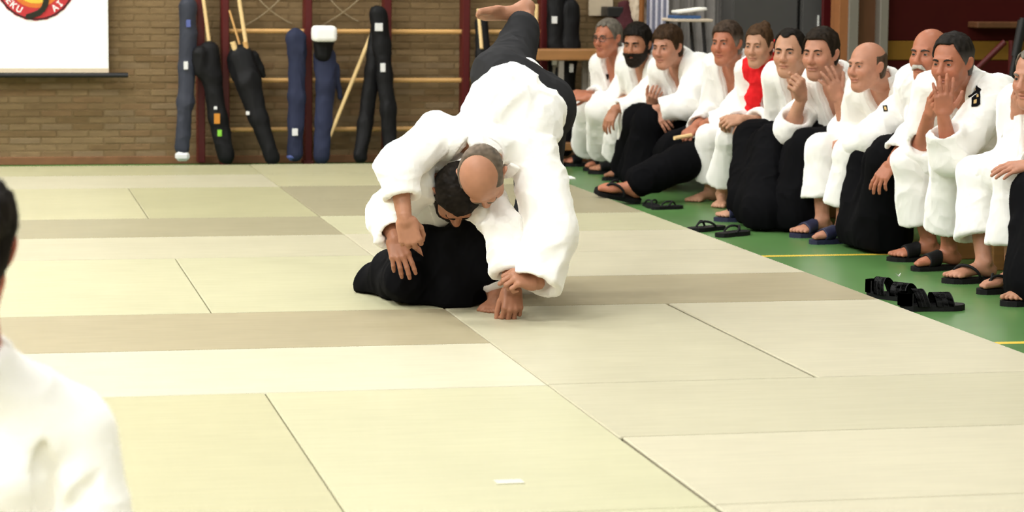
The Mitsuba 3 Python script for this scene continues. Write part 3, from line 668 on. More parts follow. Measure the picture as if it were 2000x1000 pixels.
def bag(name, label, pts, rs, mat, flat=.75, amp=.008, freq=9., seed=0, group=None, h=.009, extra=None):
    k = thing(name, label, 'bag' if 'bag' in name else 'garment', group)
    pts = [V3(p) for p in pts]; c0 = pts[0].copy(); q = [p * (1, 1 / flat, 1) for p in pts]
    f0 = chain(.03, q, rs)
    if extra: f0 = U(.03, f0, *[chain(.03, [V3(p) * (1, 1 / flat, 1) for p in e[0]], e[1]) for e in extra])
    allp = q + ([V3(p) * (1, 1 / flat, 1) for e in extra for p in e[0]] if extra else [])
    lo, hi = bbox(allp, max(rs) + .05 + (.1 if extra else 0)); v, f = nets(f0, lo, hi, h); v = crumple(relax(v, f, 1), f, amp, freq, nrm(pts[-1] - pts[0]), 3., seed); v = v * (1, flat, 1); v[:, 1] = np.minimum(v[:, 1], WALL - .012)
    part(k, 'body', (v, f), mat); return k
def tag(k, c, w, hgt, mat, name='tag', roll=0): part(k, name, moved(rbox(w, .006, hgt, .002), c, np.array([[math.cos(roll), 0, -math.sin(roll)], [0, 1, 0], [math.sin(roll), 0, math.cos(roll)]])), mat, False)
def staff(label, a, b, r, mat='pale_wood', group=None): k = thing('wooden_staff', label, 'staff', group); add(k, tube([a, b], r, 10), mat, 40); return k

k = bag('weapon_bag', 'long slate blue weapon bag standing upright left of the first red post', [(1.391, 17.15, 1.056), (1.382, 17.12, 0.646), (1.361, 17.09, 0.404), (1.336, 17.06, 0.091)], [.058, .056, .052, .044], 'nylon_slate', seed=1)
tag(k, (1.385, 17.08, 0.940), .03, .05, 'tag_blue', 'label'); tag(k, (1.364, 17.06, 0.656), .03, .055, 'tag_white', 'label'); part(k, 'base_cap', moved(rbox(.095, .08, .065, .02), (1.336, 17.06, 0.039)), 'tag_white', False)
k = bag('weapon_bag', 'black open weapon bag between the two left red posts', [(1.526, 17.12, 0.751), (1.537, 17.1, 0.578), (1.583, 17.08, 0.299), (1.631, 17.05, 0.038)], [.066, .068, .062, .058], 'nylon_black', seed=2, extra=[([(1.46, 17.08, 0.735), (1.473, 17.08, 0.620)], [.05, .05])])
tag(k, (1.558, 17, 0.370), .022, .022, 'tag_white', 'dot'); tag(k, (1.568, 17, 0.297), .04, .07, 'tag_orange', 'emblem'); tag(k, (1.585, 17, 0.199), .03, .045, 'tag_green', 'emblem')
staff('pale wooden staff in the black bag between the two left red posts', (1.491, 17.18, 1.133), (1.54, 17.12, 0.716), .013)
k = bag('weapon_bag', 'wide black weapon bag leaning right of the second red post, staffs sticking out', [(1.742, 17.12, 0.710), (1.79, 17.08, 0.543), (1.855, 17.04, 0.300), (1.941, 17, 0.029)], [.085, .082, .066, .050], 'nylon_black', seed=3, extra=[([(1.707, 17.12, 0.689), (1.714, 17.12, 0.570)], [.05, .035]), ([(1.828, 17.14, 0.709), (1.902, 17.14, 0.583)], [.05, .015])])
tag(k, (1.774, 16.97, 0.336), .025, .025, 'tag_white', 'dot')
staff('long pale staff leaning out of the wide black bag', (1.727, 17.16, 1.169), (1.796, 17.1, 0.682), .014); staff('short thick pale stick end in the wide black bag, leftmost of three', (1.685, 17.1, 0.815), (1.74, 17.1, 0.647), .020); staff('thin brown stick in the wide black bag beside the second red post', (1.671, 17.17, 1.029), (1.77, 17.12, 0.682), .008, 'wood'); staff('short orange wood stick end in the wide black bag, rightmost of three', (1.769, 17.1, 0.815), (1.803, 17.1, 0.665), .017, 'wood')
k = bag('weapon_bag', 'navy cloth weapon bag left of the third red post', [(2.119, 17.12, 0.840), (2.128, 17.11, 0.752), (2.122, 17.09, 0.437), (2.107, 17.06, 0.051)], [.072, .062, .056, .052], 'nylon_navy', seed=4)
tag(k, (2.1, 17, 0.203), .04, .05, 'tag_white', 'label'); part(k, 'base_cap', moved(rbox(.09, .08, .05, .02), (2.096, 17.06, 0.030)), 'tag_blue', False)
k = bag('weapon_bag', 'navy cloth weapon bag under the white cap', [(2.321, 17.12, 0.717), (2.325, 17.1, 0.507), (2.308, 17.08, 0.261), (2.286, 17.05, 0.033)], [.072, .068, .060, .052], 'nylon_navy', seed=5, extra=[([(2.4, 17.15, 0.646), (2.432, 17.15, 0.433)], [.03, .02])])
k = bag('weapon_bag', 'short black hood-shaped bag hanging under the white cap', [(2.308, 17.08, 0.831), (2.3, 17.07, 0.736)], [.075, .055], 'nylon_black', seed=6)
k = thing('cap', 'white cap hanging on the wall bars by the third red post', 'cap'); f_ = AND(.01, box((2.301, 17, 0.875), (.082, .075, .055), None, .03), plane((2.301, 17, 0.819), (0, 0, -1))); v, f = nets(f_, *bbox([(2.301, 17, 0.861)], .13), .006); part(k, 'crown', (v, f), 'white_print')
k = bag('weapon_bag', 'narrow black weapon bag leaning left from the fourth red post to the floor', [(2.693, 17.15, 0.893), (2.656, 17.12, 0.611), (2.599, 17.07, 0.260), (2.553, 17.02, 0.033)], [.050, .054, .052, .046], 'nylon_black', seed=7)
k = bag('weapon_bag', 'black weapon bag with two white tags standing against the fourth red post', [(2.688, 17.08, 1.008), (2.712, 17.07, 0.790), (2.728, 17.05, 0.579), (2.748, 17.02, 0.351), (2.768, 17, 0.058)], [.060, .058, .052, .054, .044], 'nylon_black', seed=8)
tag(k, (2.678, 16.99, 0.922), .055, .055, 'tag_white'); tag(k, (2.702, 16.96, 0.646), .035, .06, 'tag_white')
staff('pale wooden staff leaning diagonally between the third and fourth red posts', (2.665, 17.16, 0.900), (2.337, 17.06, 0.141), .014)
k = bag('weapon_bag', 'dark weapon bag right of the fifth red post', [(3.427, 17.15, 0.949), (3.436, 17.1, 0.719), (3.405, 17.06, 0.400), (3.371, 17.02, 0.045)], [.045, .050, .050, .045], 'nylon_black', seed=9)
staff('pale wooden staff standing in the dark bag right of the fifth red post', (3.406, 17.16, 1.045), (3.411, 17.05, 0.774), .013)
staff('pale wooden staff standing beside the sixth red post behind the airborne foot', (3.81, 17.1, 1.084), (3.806, 17.1, 0.773), .014)
k = bag('weapon_bag', 'black bag with green label left of the sixth red post', [(3.772, 17.05, 0.828), (3.77, 17.03, 0.579), (3.769, 17, 0.044)], [.05, .05, .05], 'nylon_black', seed=12)
tag(k, (3.734, 16.93, 0.839), .02, .05, 'tag_green', 'label')
k = bag('weapon_bag', 'tall black weapon bag with a white tag right of the sixth red post', [(3.964, 17.15, 1.148), (3.957, 17.12, 0.791), (3.952, 17.08, 0.469), (3.916, 17, 0.043)], [.062, .060, .058, .05], 'nylon_black', seed=10)
tag(k, (3.924, 17.03, 0.975), .04, .05, 'tag_white'); tag(k, (3.913, 16.97, 0.689), .035, .05, 'tag_white')
k = bag('weapon_bag', 'tall black weapon bag, rightmost one on the brick wall above the bench', [(4.058, 17.15, 1.049), (4.053, 17.12, 0.791), (4.025, 17.08, 0.469), (4.004, 17, 0.078)], [.070, .068, .055, .05], 'nylon_black', seed=11)
tag(k, (4.032, 16.96, 0.643), .03, .06, 'tag_white')
staff('short thick pale staff end above the rightmost weapon bags', (4.031, 17.2, 1.148), (4.024, 17.15, 1.041), .016)
def rope(label, pts, r=.004): k = thing('rope', label, 'rope'); add(k, tube(pts, r, 6, 20), 'rope', 40)
rope('thin pale cord rising rightwards, half of the left cross on the bricks', [(1.798, 17.38, 0.920), (1.962, 17.35, 1.031), (2.062, 17.38, 1.127)]); rope('thin pale cord falling rightwards, half of the left cross on the bricks', [(1.876, 17.37, 1.126), (1.967, 17.36, 1.034), (2.126, 17.38, 0.935)])
rope('thin pale cord rising rightwards, half of the right cross on the bricks', [(2.334, 17.38, 0.922), (2.481, 17.35, 1.016), (2.623, 17.38, 1.13)]); rope('thin pale cord falling rightwards, half of the right cross on the bricks', [(2.376, 17.37, 1.129), (2.49, 17.36, 1.012), (2.594, 17.38, 0.952)])

# gym bench at the far end
k = thing('gym_bench', 'high wooden gym bench with a brown plank before the brick wall', 'bench')
xa, xb = 3.765, 4.282; zt = 0.775; zb = 0.700
part(k, 'top', bx(xa, xb, 16.85, 17.1, zb, zt, .006), 'bench_wood', False); part(k, 'lower_rail', bx(3.933, 4.153, 16.9, 16.98, 0.071, 0.125, .004), 'bench_wood', False)
for px in [3.940, 4.153]:
    for yy in (16.88, 17.07): part(k, 'leg', bx(px - .018, px + .018, yy - .018, yy + .018, FLOOR, zb, .003), 'steel', False)
k = thing('gym_bench', 'long low wooden gym bench that the row of seated men sit on', 'bench')
for i in range(4):
    y0 = 9.0 + i * 2.0
    part(k, 'plank', bx(4.50, 4.80, y0, y0 + 1.98, .27, .305, .006), 'bench_wood', False)
    for yy in (y0 + .2, y0 + 1.75): part(k, 'trestle', bx(4.56, 4.74, yy - .03, yy + .03, FLOOR, .27, .004), 'bench_wood', False)
k = thing('tape_sheet', 'flat white sheet lying at the far corner of the mats', 'paper'); add(k, bx(3.710, 3.799, 15.82, 15.98, FLOOR, FLOOR + .012, .003), 'paper', False)

# right background
k = thing('notice_board', 'cream paper notice on the brick wall above the man with glasses', 'notice'); add(k, bx(4.251, 4.428, 17.36, 17.375, 0.999, 1.6, .002), 'cream_paper', False)
k = thing('loudspeaker', 'small black box on the wall behind the man with glasses', 'box'); add(k, bx(4.323, 4.439, 17.1, 17.3, 0.995, 1.067, .006), 'black_plastic', False)
kb = thing('hung_jacket', 'dark maroon jacket hanging behind the bearded man', 'garment'); fj = U(.04, chain(.04, [(4.466, 17.15, 1.061), (4.469, 17.15, 0.899), (4.468, 17.15, 0.428)], [.05, .085, .10]), chain(.03, [(4.423, 17.15, 0.989), (4.408, 17.15, 0.718)], [.04, .04])); v, f = nets(fj, *bbox([(4.466, 17.15, 1.061), (4.468, 17.15, 0.428)], .16), .010); add(kb, (crumple(v, f, .012, 8, (0, 0, 1), 3.), f), 'maroon_cloth')
kb = thing('plastic_bag', 'pale plastic bag hanging above the bearded man', 'bag'); fj = chain(.03, [(4.52, 17.1, 1.134), (4.559, 17.1, 1.009), (4.605, 17.1, 0.944)], [.045, .06, .045]); v, f = nets(fj, *bbox([(4.52, 17.1, 1.134), (4.605, 17.1, 0.944)], .1), .007); add(kb, (crumple(v, f, .010, 18, (0, 0, 1), 2.), f), 'tan_bag')
k = thing('wooden_post', 'narrow brown wooden post between the plastic bag and the striped curtain', 'post'); add(k, tube([(4.531, 16.95, 1.19), (4.529, 16.95, 0.833)], .020, 10), 'brown_glaze', 40)
kc = thing('striped_curtain', 'white and blue vertically striped curtain behind the two middle far men', 'curtain')
x0, x1 = 4.580, 4.741; n = 8
for i in range(n):
    a, b = x0 + (x1 - x0) * i / n, x0 + (x1 - x0) * (i + 1) / n
    v, f = tube([((a + b) / 2, 17.0, .25), ((a + b) / 2, 17.0, 1.5)], (b - a) * .56, 10); part(kc, 'stripe', (v, f), 'stripe_blue' if i % 2 == 0 else 'stripe_white', 40)
kt = thing('folding_table', 'small tan folding table with thin dark legs before the grey curtain', 'table')
xa, xb, zt = 4.633, 4.889, 0.998
part(kt, 'top', bx(xa, xb, 16.4, 16.8, zt - .02, zt, .004), 'tan_bag', False)
for xx, dx in ((xa + .03, .0), (xb - .06, .10)):
    for yy in (16.45, 16.75): part(kt, 'leg', tube([(xx, yy, zt - .02), (xx + dx, yy, FLOOR)], .012, 8), 'black_plastic', 40)
k = thing('folder', 'blue folder lying on the small folding table', 'folder'); add(k, bx(4.634, 4.816, 16.45, 16.65, zt, zt + .022, .003), 'blue_card', False)
k = thing('paper_stack', 'white paper stack on the blue folder on the folding table', 'paper'); v, f = rbox(.20, .2, .018, .004); Rr = np.array([[.99, 0, -.12], [0, 1, 0], [.12, 0, .99]]); add(k, moved((v, f), V3((4.76, 16.55, 1.055)), Rr), 'paper', False)
k = thing('curtain', 'grey partition curtain hanging behind the man at the middle of the row', 'curtain')
x0, x1 = 4.773, 5.196; nn = 60; xs = np.linspace(x0, x1, nn); yy = 17.1 + .014 * np.sin(np.linspace(0, 30, nn)) + .006 * np.sin(np.linspace(0, 71, nn)); zs = np.linspace(FLOOR + .02, 1.6, 6)
g = np.array([[(xs[i], yy[i] + d_, z_) for z_ in zs] for d_ in (0,) for i in range(nn)]); 
def sheet(rows_pts, t):
    """A sheet of quads (rows x columns of points) given a thickness t towards +y."""
    A = np.asarray(rows_pts, float); r, c = A.shape[:2]; B = A + (0, t, 0); v = np.vstack([A.reshape(-1, 3), B.reshape(-1, 3)]); f = []
    for i in range(r - 1):
        for j in range(c - 1):
            a, b, d_, e = i * c + j, (i + 1) * c + j, (i + 1) * c + j + 1, i * c + j + 1; f += [[a, b, d_], [a, d_, e], [a + r * c, d_ + r * c, b + r * c], [a + r * c, e + r * c, d_ + r * c]]
    return v, np.array(f)
add(k, sheet(np.array([[(xs[i], yy[i], z_) for z_ in zs] for i in range(nn)]), .006), 'grey_cloth')
struct('wall_recess', bx(5.341, 9, 17.3, 17.5, -.2, 6), 'dark_grey')
k = thing('locker', 'dark grey locker behind the woman with the red scarf', 'locker')
part(k, 'body', bx(5.158, 5.644, 16.85, 17.25, FLOOR, 1.9, .004), 'dark_grey', False); part(k, 'door', bx(5.165, 5.632, 16.835, 16.85, FLOOR + .03, 1.88, .003), 'dark_grey', False)
k = thing('locker', 'narrow dark grey locker next to the dark red panel', 'locker')
part(k, 'body', bx(5.663, 5.904, 16.85, 17.25, FLOOR, 1.9, .004), 'dark_grey', False); part(k, 'door', bx(5.674, 5.843, 16.835, 16.85, FLOOR + .03, 1.88, .003), 'dark_grey', False); part(k, 'handle', bx(5.782, 5.793, 16.82, 16.835, .93, 1.02, .002), 'white_metal', False)
k = thing('door_panel', 'dark red panel beside the orange wooden door jamb', 'panel'); add(k, bx(5.778, 5.876, 16.7, 16.74, FLOOR, 1.9, .003), 'red_paint', False)
struct('door_1', bx(5.868, 6.031, 16.3, 16.36, FLOOR, 2.3, .003), 'brown_door')
struct('trim_1', bx(5.728, 5.794, 16.22, 16.4, FLOOR, 2.4, .004), 'orange_wood')
struct('trim_2', bx(5.791, 5.861, 16.2, 16.4, FLOOR, 2.4, .004), 'steel'); struct('trim_3', bx(6.016, 6.076, 16.2, 16.4, FLOOR, 2.4, .004), 'steel')
rb = struct('wall_right_boards', bx(6.076, 9, 16.33, 16.6, -.2, 6), 'red_board')
xl = 6.083
part(rb, 'board', bx(xl, 9, 16.29, 16.33, 0.860, 2.4, .004), 'red_board', False); part(rb, 'board', bx(xl, 9, 16.285, 16.33, 0.726, 0.857, .004), 'ochre_board', False, label='ochre yellow stripe board'); part(rb, 'board', bx(xl, 9, 16.29, 16.33, 0.291, 0.723, .004), 'red_board', False); part(rb, 'board', bx(xl, 9, 16.29, 16.33, FLOOR, 0.287, .004), 'red_board', False)
k = thing('rail', 'brown wooden bar on the dark red boards at upper right', 'bar'); add(k, bx(6.683, 7.179, 16.1, 16.28, 0.951, 0.993, .006), 'brown_door', False)
k = thing('handrail', 'dark red slanting handrail behind the man covering his mouth', 'handrail'); part(k, 'rail', tube([(6.186, 15, 0.673), (6.413, 15, 0.889)], .020, 10), 'red_paint', 40)
for q in ((6.21, 15, 0.706), (6.458, 15, 0.899)): part(k, 'upright', tube([q, (q[0], q[1], FLOOR)], .016, 8), 'red_paint', 40)
k = thing('music_stand', 'black stand with a slanting pole at the right edge', 'stand')
part(k, 'pole', tube([(5.924, 13.6, 1.069), (5.855, 13.6, 0.668)], .018, 10), 'black_plastic', 40); part(k, 'collar', tube([(5.921, 13.6, 1.054), (5.887, 13.6, 0.847)], .027, 10), 'black_plastic', 40); part(k, 'leg', tube([(5.855, 13.6, 0.668), (V3((5.817, 13.6, 0.668)) * (1, 1, 0) + (0, 0, FLOOR + .01))], .014, 8), 'black_plastic', 40)

# ---------------------------------------------------------------- people
GROW = 'people seated along the edge of the mat'
DARK, BROWN, GREYH, WHITE_H = (.012, .009, .007), (.045, .024, .012), (.16, .14, .115), (.42, .38, .33)
TAN, PINK, RUDDY, PALE = (.47, .235, .145), (.56, .30, .21), (.50, .215, .135), (.60, .36, .25)
dn = (0, -.3, -1)
# man with glasses, far end of the row
k1, S1 = person(dict(hip=(4.276, 16.3, 0.376), nk=(4.2, 16.3, 0.735), head=(4.111, 16.25, 0.870), look=(-.78, -.6, -.06), hs=1.02, h=.011,
    el_l=(4.118, 16.1, 0.439), wr_l=(3.973, 16.2, 0.479), el_r=(4.155, 16.5, 0.445), wr_r=(4.005, 16.36, 0.491), cuff=(.8, .8),
    hand_l=dict(tip=(3.858, 16.28, 0.485), back=(0, -.7, .7), curls=[45] * 4, h=.0045), hand_r=dict(tip=(3.863, 16.3, 0.501), back=(0, -.6, .8), curls=[40] * 4, h=.0045),
    kn_l=(4.018, 16.12, 0.394), kn_r=(4.033, 16.5, 0.386), an_l=(4.186, 16.57, 0.058), an_r=(4.147, 16.89, 0.058), hem=.82, leg_w=1.05,
    foot_l=dict(toe=(4.034, 16.5, -0.040), shoe='slide'), foot_r=dict(toe=(4.022, 16.9, -0.040), shoe='slide'),
    face=dict(skin=RUDDY, hair_col=GREYH, glasses=True, seed=11, hairline=.085, thick=.014, front=.07, jaw=1.1, brow_col=(.1, .08, .06))),
    'grey-haired man with glasses in white judo suit, farthest of the seated row', group=GROW)
# bearded man
person(dict(hip=(4.319, 15.8, 0.381), nk=(4.249, 15.75, 0.708), head=(4.154, 15.65, 0.844), look=(-.62, -.76, -.12), hs=1.03, h=.011,
    el_l=(4.117, 15.5, 0.469), wr_l=(3.971, 15.5, 0.436), el_r=(4.252, 16.05, 0.469), wr_r=(4.131, 15.95, 0.471), cuff=(.8, .75), open_w=.07,
    hand_l=dict(tip=(3.886, 15.45, 0.282), back=(-.7, -.6, .3), curls=[25] * 4, h=.0045), hand_r=dict(tip=(4.179, 15.75, 0.522), back=(-.3, -.6, .8), curls=[30] * 4, h=.0045),
    kn_l=(4.094, 15.55, 0.374), kn_r=(4.129, 15.95, 0.370), an_l=(4.149, 15.74, 0.058), an_r=(4.181, 16.23, 0.058), hem=.85,
    foot_l=dict(toe=(4.014, 15.75, -0.040), shoe='slide'), foot_r=dict(toe=(4.046, 16.24, -0.040), shoe='slide'),
    face=dict(skin=TAN, hair_col=DARK, beard=(.016, .011, .008), seed=12, hairline=.072, front=.078, thick=.026, rough=.010, brow=1.5, sides=.1)),
    'seated man with thick dark hair and full dark beard in white judo suit', group=GROW)
# leaning man in hakama
person(dict(hip=(4.404, 15.2, 0.374), nk=(4.33, 15.2, 0.749), head=(4.19, 15.05, 0.847), look=(-.72, -.66, -.12), hs=1.04, h=.010, hunch=.06, lower='hakama',
    el_l=(4.278, 14.85, 0.516), wr_l=(4.079, 14.9, 0.470), el_r=(4.284, 15.5, 0.465), wr_r=(4.161, 15.3, 0.476), cuff=(.85, .7), cuff_r=(.075, .07), arm=1.15, skirt=False,
    hand_l=dict(tip=(4.15, 14.82, 0.373), back=(-.35, -.8, .4), curls=[20, 22, 24, 28], spread=1, h=.004), hand_r=dict(tip=(4.159, 15.15, 0.597), back=(-.2, -.9, .3), curls=[40] * 4, h=.004),
    kn_l=(4.055, 14.95, 0.384), kn_r=(4.109, 15.4, 0.376), an_l=(4.032, 14.99, 0.050), an_r=(4.149, 15.74, 0.050), hem_w=.13,
    face=dict(skin=PINK, hair_col=BROWN, seed=13, hairline=.064, front=.075, thick=.024, rough=.010, sides=.1)),
    'brown-haired man in black hakama leaning far forward beside the bearded man', group=GROW)
# man with his legs stretched out
k4, S4 = person(dict(hip=(4.575, 14.6, 0.404), nk=(4.478, 14.5, 0.757), head=(4.363, 14.35, 0.892), look=(-.72, -.68, -.03), hs=1.03, h=.010, lower='hakama', skirt=False,
    el_l=(4.359, 14.25, 0.472), wr_l=(4.248, 14.3, 0.430), el_r=(4.388, 14.7, 0.477), wr_r=(4.174, 14.36, 0.390), cuff=(.9, .85),
    hand_l=dict(tip=(4.205, 14.4, 0.387), back=(-.3, -.6, .7), curls=[35] * 4, h=.004), hand_r=dict(tip=(4.07, 14.26, 0.329), back=(-.5, -.7, .3), curls=[55, 60, 60, 60], h=.004),
    kn_l=(4.095, 14.25, 0.199), kn_r=(4.15, 14.65, 0.240), an_l=(3.736, 14.1, 0.084), an_r=(4.135, 15.74, 0.060), hem=.86, hem_w=.10, apron=False, blend=.09,
    foot_l=dict(toe=(3.464, 14.1, 0.152), free=True, up=(.35, -.35, .87), shoe='flip', s=1.12), foot_r=dict(toe=(3.907, 16.05, 0.060), free=True, up=(-.1, -.2, 1), shoe='slide'),
    face=dict(skin=RUDDY, hair_col=(.06, .04, .028), seed=14, temples=(.16, .14, .12), hairline=.072, front=.072, thick=.020, rough=.009)),
    'man with greying brown hair, black hakama legs stretched out, holding a short stick', group=GROW)
k = thing('stick', 'short pale stick held in the hand of the man with outstretched legs', 'stick'); add(k, tube([(4.012, 14.22, 0.339), (4.133, 14.28, 0.352)], .012, 8), 'pale_wood', 40)
# woman with a red scarf
k5, S5 = person(dict(hip=(4.647, 14.05, 0.383), nk=(4.511, 13.95, 0.767), head=(4.389, 13.8, 0.897), look=(-.66, -.74, -.10), hs=.98, h=.010, sw=.16,
    el_l=(4.498, 13.65, 0.448), wr_l=(4.206, 13.5, 0.494), el_r=(4.488, 14.2, 0.429), wr_r=(4.228, 13.75, 0.481), cuff=(.72, .8), cuff_r=(.085, .07), arm=1.1,
    hand_l=dict(tip=(4.032, 13.5, 0.474), back=(-.1, -.7, .7), curls=[50, 55, 60, 60], h=.0038), hand_r=dict(tip=(4.047, 13.55, 0.442), back=(-.3, -.6, .6), curls=[60] * 4, h=.0038),
    kn_l=(4.203, 13.75, 0.375), kn_r=(4.205, 14.15, 0.348), an_l=(4.236, 13.95, 0.035), an_r=(4.257, 14.27, 0.035), hem=.76, leg_w=.95,
    foot_l=dict(toe=(4.057, 13.6, -0.040)), foot_r=dict(toe=(4.067, 14.16, -0.040)),
    face=dict(skin=PALE, hair_col=(.075, .04, .02), seed=15, hairline=.075, front=.078, thick=.012, bun=True, brow=.7, jaw=.85, wide=.95)),
    'barefoot woman with a bright red scarf over her white judo suit', group=GROW)
nk, up, fr, lt = S5['nk'], S5['up'], S5['front'], S5['lat']
ring = [nk + up * .03 + (math.cos(t) * lt * .098 + math.sin(t) * fr * .095) - up * .025 * math.sin(t) for t in np.linspace(0, 2 * math.pi, 13)]
sc = U(.02, chain(.02, ring, [.048] * 13), chain(.02, [r - up * .035 + (r - nk) * .12 for r in ring], [.042] * 13), chain(.02, [nk + fr * .09 - up * .05 + lt * .0, nk + fr * .145 - up * .16 - lt * .045, nk + fr * .165 - up * .30 - lt * .085], [.046, .040, .034]))
v, f = nets(sc, *bbox([nk + up * .1, nk - up * .3 + fr * .16], .17), .008); v = crumple(relax(v, f, 1), f, .010, 22, up, 2.5, 3); part(k5, 'scarf', (v, f), 'red_scarf', label='red knitted scarf')
# dark-haired man with a raised fist
person(dict(hip=(4.553, 13.25, 0.416), nk=(4.431, 13.15, 0.760), head=(4.31, 13, 0.883), look=(-.60, -.80, -.03), hs=1.05, h=.010, lower='hakama', skirt=False,
    el_l=(4.261, 12.8, 0.500), wr_l=(4.292, 12.72, 0.658), el_r=(4.426, 13.45, 0.452), wr_r=(4.326, 13.4, 0.416), cuff=(.25, .8), cuff_r=(.082, .07), arm=1.1,
    hand_l=dict(tip=(4.224, 12.62, 0.777), back=(.3, -.9, .1), curls=[80, 85, 85, 85], thumb=(.3, .9), s=1.2), hand_r=dict(tip=(4.229, 13.3, 0.400), back=(-.4, -.5, .8), curls=[30] * 4, h=.004),
    kn_l=(4.206, 12.95, 0.390), kn_r=(4.253, 13.45, 0.384), an_l=(4.051, 12.58, 0.050), an_r=(4.119, 13.06, 0.058), hem_w=.13,
    foot_r=dict(toe=(4.025, 13.07, -0.040), shoe='slide', mat='navy_rubber'),
    face=dict(skin=PALE, hair_col=DARK, seed=16, hairline=.085, front=.068, thick=.009, recede=.02, brow=1.2)),
    'dark-haired man in black hakama holding a raised fist near his chin', group=GROW)
# smiling man with a raised open hand
person(dict(hip=(4.573, 12.75, 0.435), nk=(4.488, 12.68, 0.747), head=(4.316, 12.5, 0.895), look=(-.72, -.68, -.06), hs=1.08, h=.010, sw=.155, bulk=.9, lower='hakama', skirt=False,
    el_l=(4.438, 12.4, 0.481), wr_l=(4.368, 12.35, 0.666), el_r=(4.467, 13, 0.452), wr_r=(4.375, 12.9, 0.437), cuff=(.30, .8), cuff_r=(.088, .07), arm=1.15,
    hand_l=dict(tip=(4.274, 12.3, 0.844), back=(.15, -1, .1), curls=[14, 12, 14, 16], spread=1.4, thumb=(.75, .1), s=1.08, h=.003), hand_r=dict(tip=(4.277, 12.8, 0.428), back=(-.4, -.5, .8), curls=[30] * 4, h=.004),
    kn_l=(4.263, 12.5, 0.400), kn_r=(4.293, 12.95, 0.390), an_l=(4.208, 12.51, 0.050), an_r=(4.165, 12.67, 0.050), hem_w=.14,
    face=dict(skin=PINK, hair_col=(.022, .015, .010), seed=17, hairline=.078, front=.072, thick=.016, rough=.008, smile=1., stubble=.15)),
    'smiling dark-haired man in black hakama holding an open hand before his chin', group=GROW)
# balding smiling man
k8, S8 = person(dict(hip=(4.685, 12.2, 0.419), nk=(4.546, 12.1, 0.742), head=(4.383, 11.98, 0.851), look=(-.90, -.42, -.04), hs=1.0, h=.009, hunch=.05, arm=1.12,
    el_l=(4.358, 11.8, 0.521), wr_l=(4.26, 11.9, 0.479), el_r=(4.46, 12.5, 0.474), wr_r=(4.361, 12.3, 0.454), cuff=(.95, .95),
    hand_l=dict(tip=(4.273, 12.05, 0.453), back=(-.3, -.5, .8), curls=[60] * 4), hand_r=dict(tip=(4.291, 12.1, 0.444), back=(-.3, -.5, .8), curls=[60] * 4),
    kn_l=(4.27, 11.9, 0.422), kn_r=(4.259, 12.3, 0.409), an_l=(4.265, 11.95, 0.058), an_r=(4.266, 12.27, 0.058), hem=.70, skirt_len=.6,
    foot_l=dict(toe=(4.028, 11.91, -0.040), shoe='slide', mat='navy_rubber'), foot_r=dict(toe=(4.013, 12.18, -0.040), shoe='slide', mat='navy_rubber'),
    face=dict(skin=PINK, hair='fringe', hair_col=(.09, .06, .04), seed=18, smile=.9, thick=.006, crown=.055, fringe_front=.01, jaw=1.15, wide=1.06, brow=.7)),
    'bald-headed smiling man with brown hair at the sides, white trousers and navy sandals', group=GROW)
# man with a white moustache
person(dict(hip=(4.635, 11.65, 0.438), nk=(4.643, 11.6, 0.791), head=(4.519, 11.48, 0.926), look=(-.80, -.60, -.02), hs=1.05, h=.009, lower='hakama', skirt=False, open=.3, open_w=.065,
    el_l=(4.344, 11.25, 0.543), wr_l=(4.235, 11.2, 0.425), el_r=(4.578, 11.95, 0.510), wr_r=(4.458, 11.75, 0.427), cuff=(.62, .8), cuff_r=(.085, .07), arm=1.1,
    hand_l=dict(tip=(4.146, 11.2, 0.304), back=(-.7, -.5, .4), curls=[14, 18, 22, 28], h=.0034), hand_r=dict(tip=(4.377, 11.6, 0.363), back=(-.4, -.5, .6), curls=[50] * 4),
    kn_l=(4.287, 11.35, 0.428), kn_r=(4.361, 11.85, 0.407), an_l=(4.318, 11.53, 0.050), an_r=(4.317, 11.76, 0.050), hem_w=.15, leg_w=1.08,
    face=dict(skin=RUDDY, hair='fringe', hair_col=(.13, .11, .09), seed=19, thick=.006, crown=.045, fringe_front=.0, moustache=(.50, .47, .43), moustache_label='bushy white moustache', brow=1.2, brow_col=(.05, .04, .035))),
    'bald man with a bushy white moustache in white jacket and black hakama', group=GROW)
# man with his hands over his mouth
k10, S10 = person(dict(hip=(4.632, 10.95, 0.412), nk=(4.456, 10.88, 0.810), head=(4.332, 10.72, 0.918), look=(-.78, -.62, -.14), hs=1.06, h=.008, hunch=.06, arm=1.15, sw=.20, bulk=1.08,
    el_l=(4.286, 10.6, 0.518), wr_l=(4.227, 10.55, 0.688), el_r=(4.339, 11.1, 0.495), wr_r=(4.299, 10.9, 0.676), cuff=(.62, .12), cuff_r=(.082, .075),
    hand_l=dict(tip=(4.217, 10.52, 0.864), back=(-.25, -1, .05), curls=[14, 8, 10, 14], spread=1.1, thumb=(.7, .3), s=1.06, h=.0028), hand_r=dict(tip=(4.266, 10.72, 0.808), back=(-.9, -.4, .05), curls=[20] * 4, h=.0032),
    kn_l=(4.311, 10.68, 0.451), kn_r=(4.29, 11.12, 0.431), an_l=(4.374, 10.8, 0.058), an_r=(4.408, 11.14, 0.058), hem=.72, leg_w=1.08, skirt_len=.6,
    foot_l=dict(toe=(4.168, 10.77, -0.040), shoe='slide', s=1.03), foot_r=dict(toe=(4.15, 11.14, -0.040), shoe='slide', s=1.03),
    face=dict(skin=RUDDY, hair_col=(.020, .017, .015), seed=20, temples=(.10, .09, .085), hairline=.088, front=.072, thick=.013, rough=.007, stubble=.15)),
    'short-haired man covering his mouth with a spread hand, black badge on white jacket', group=GROW)
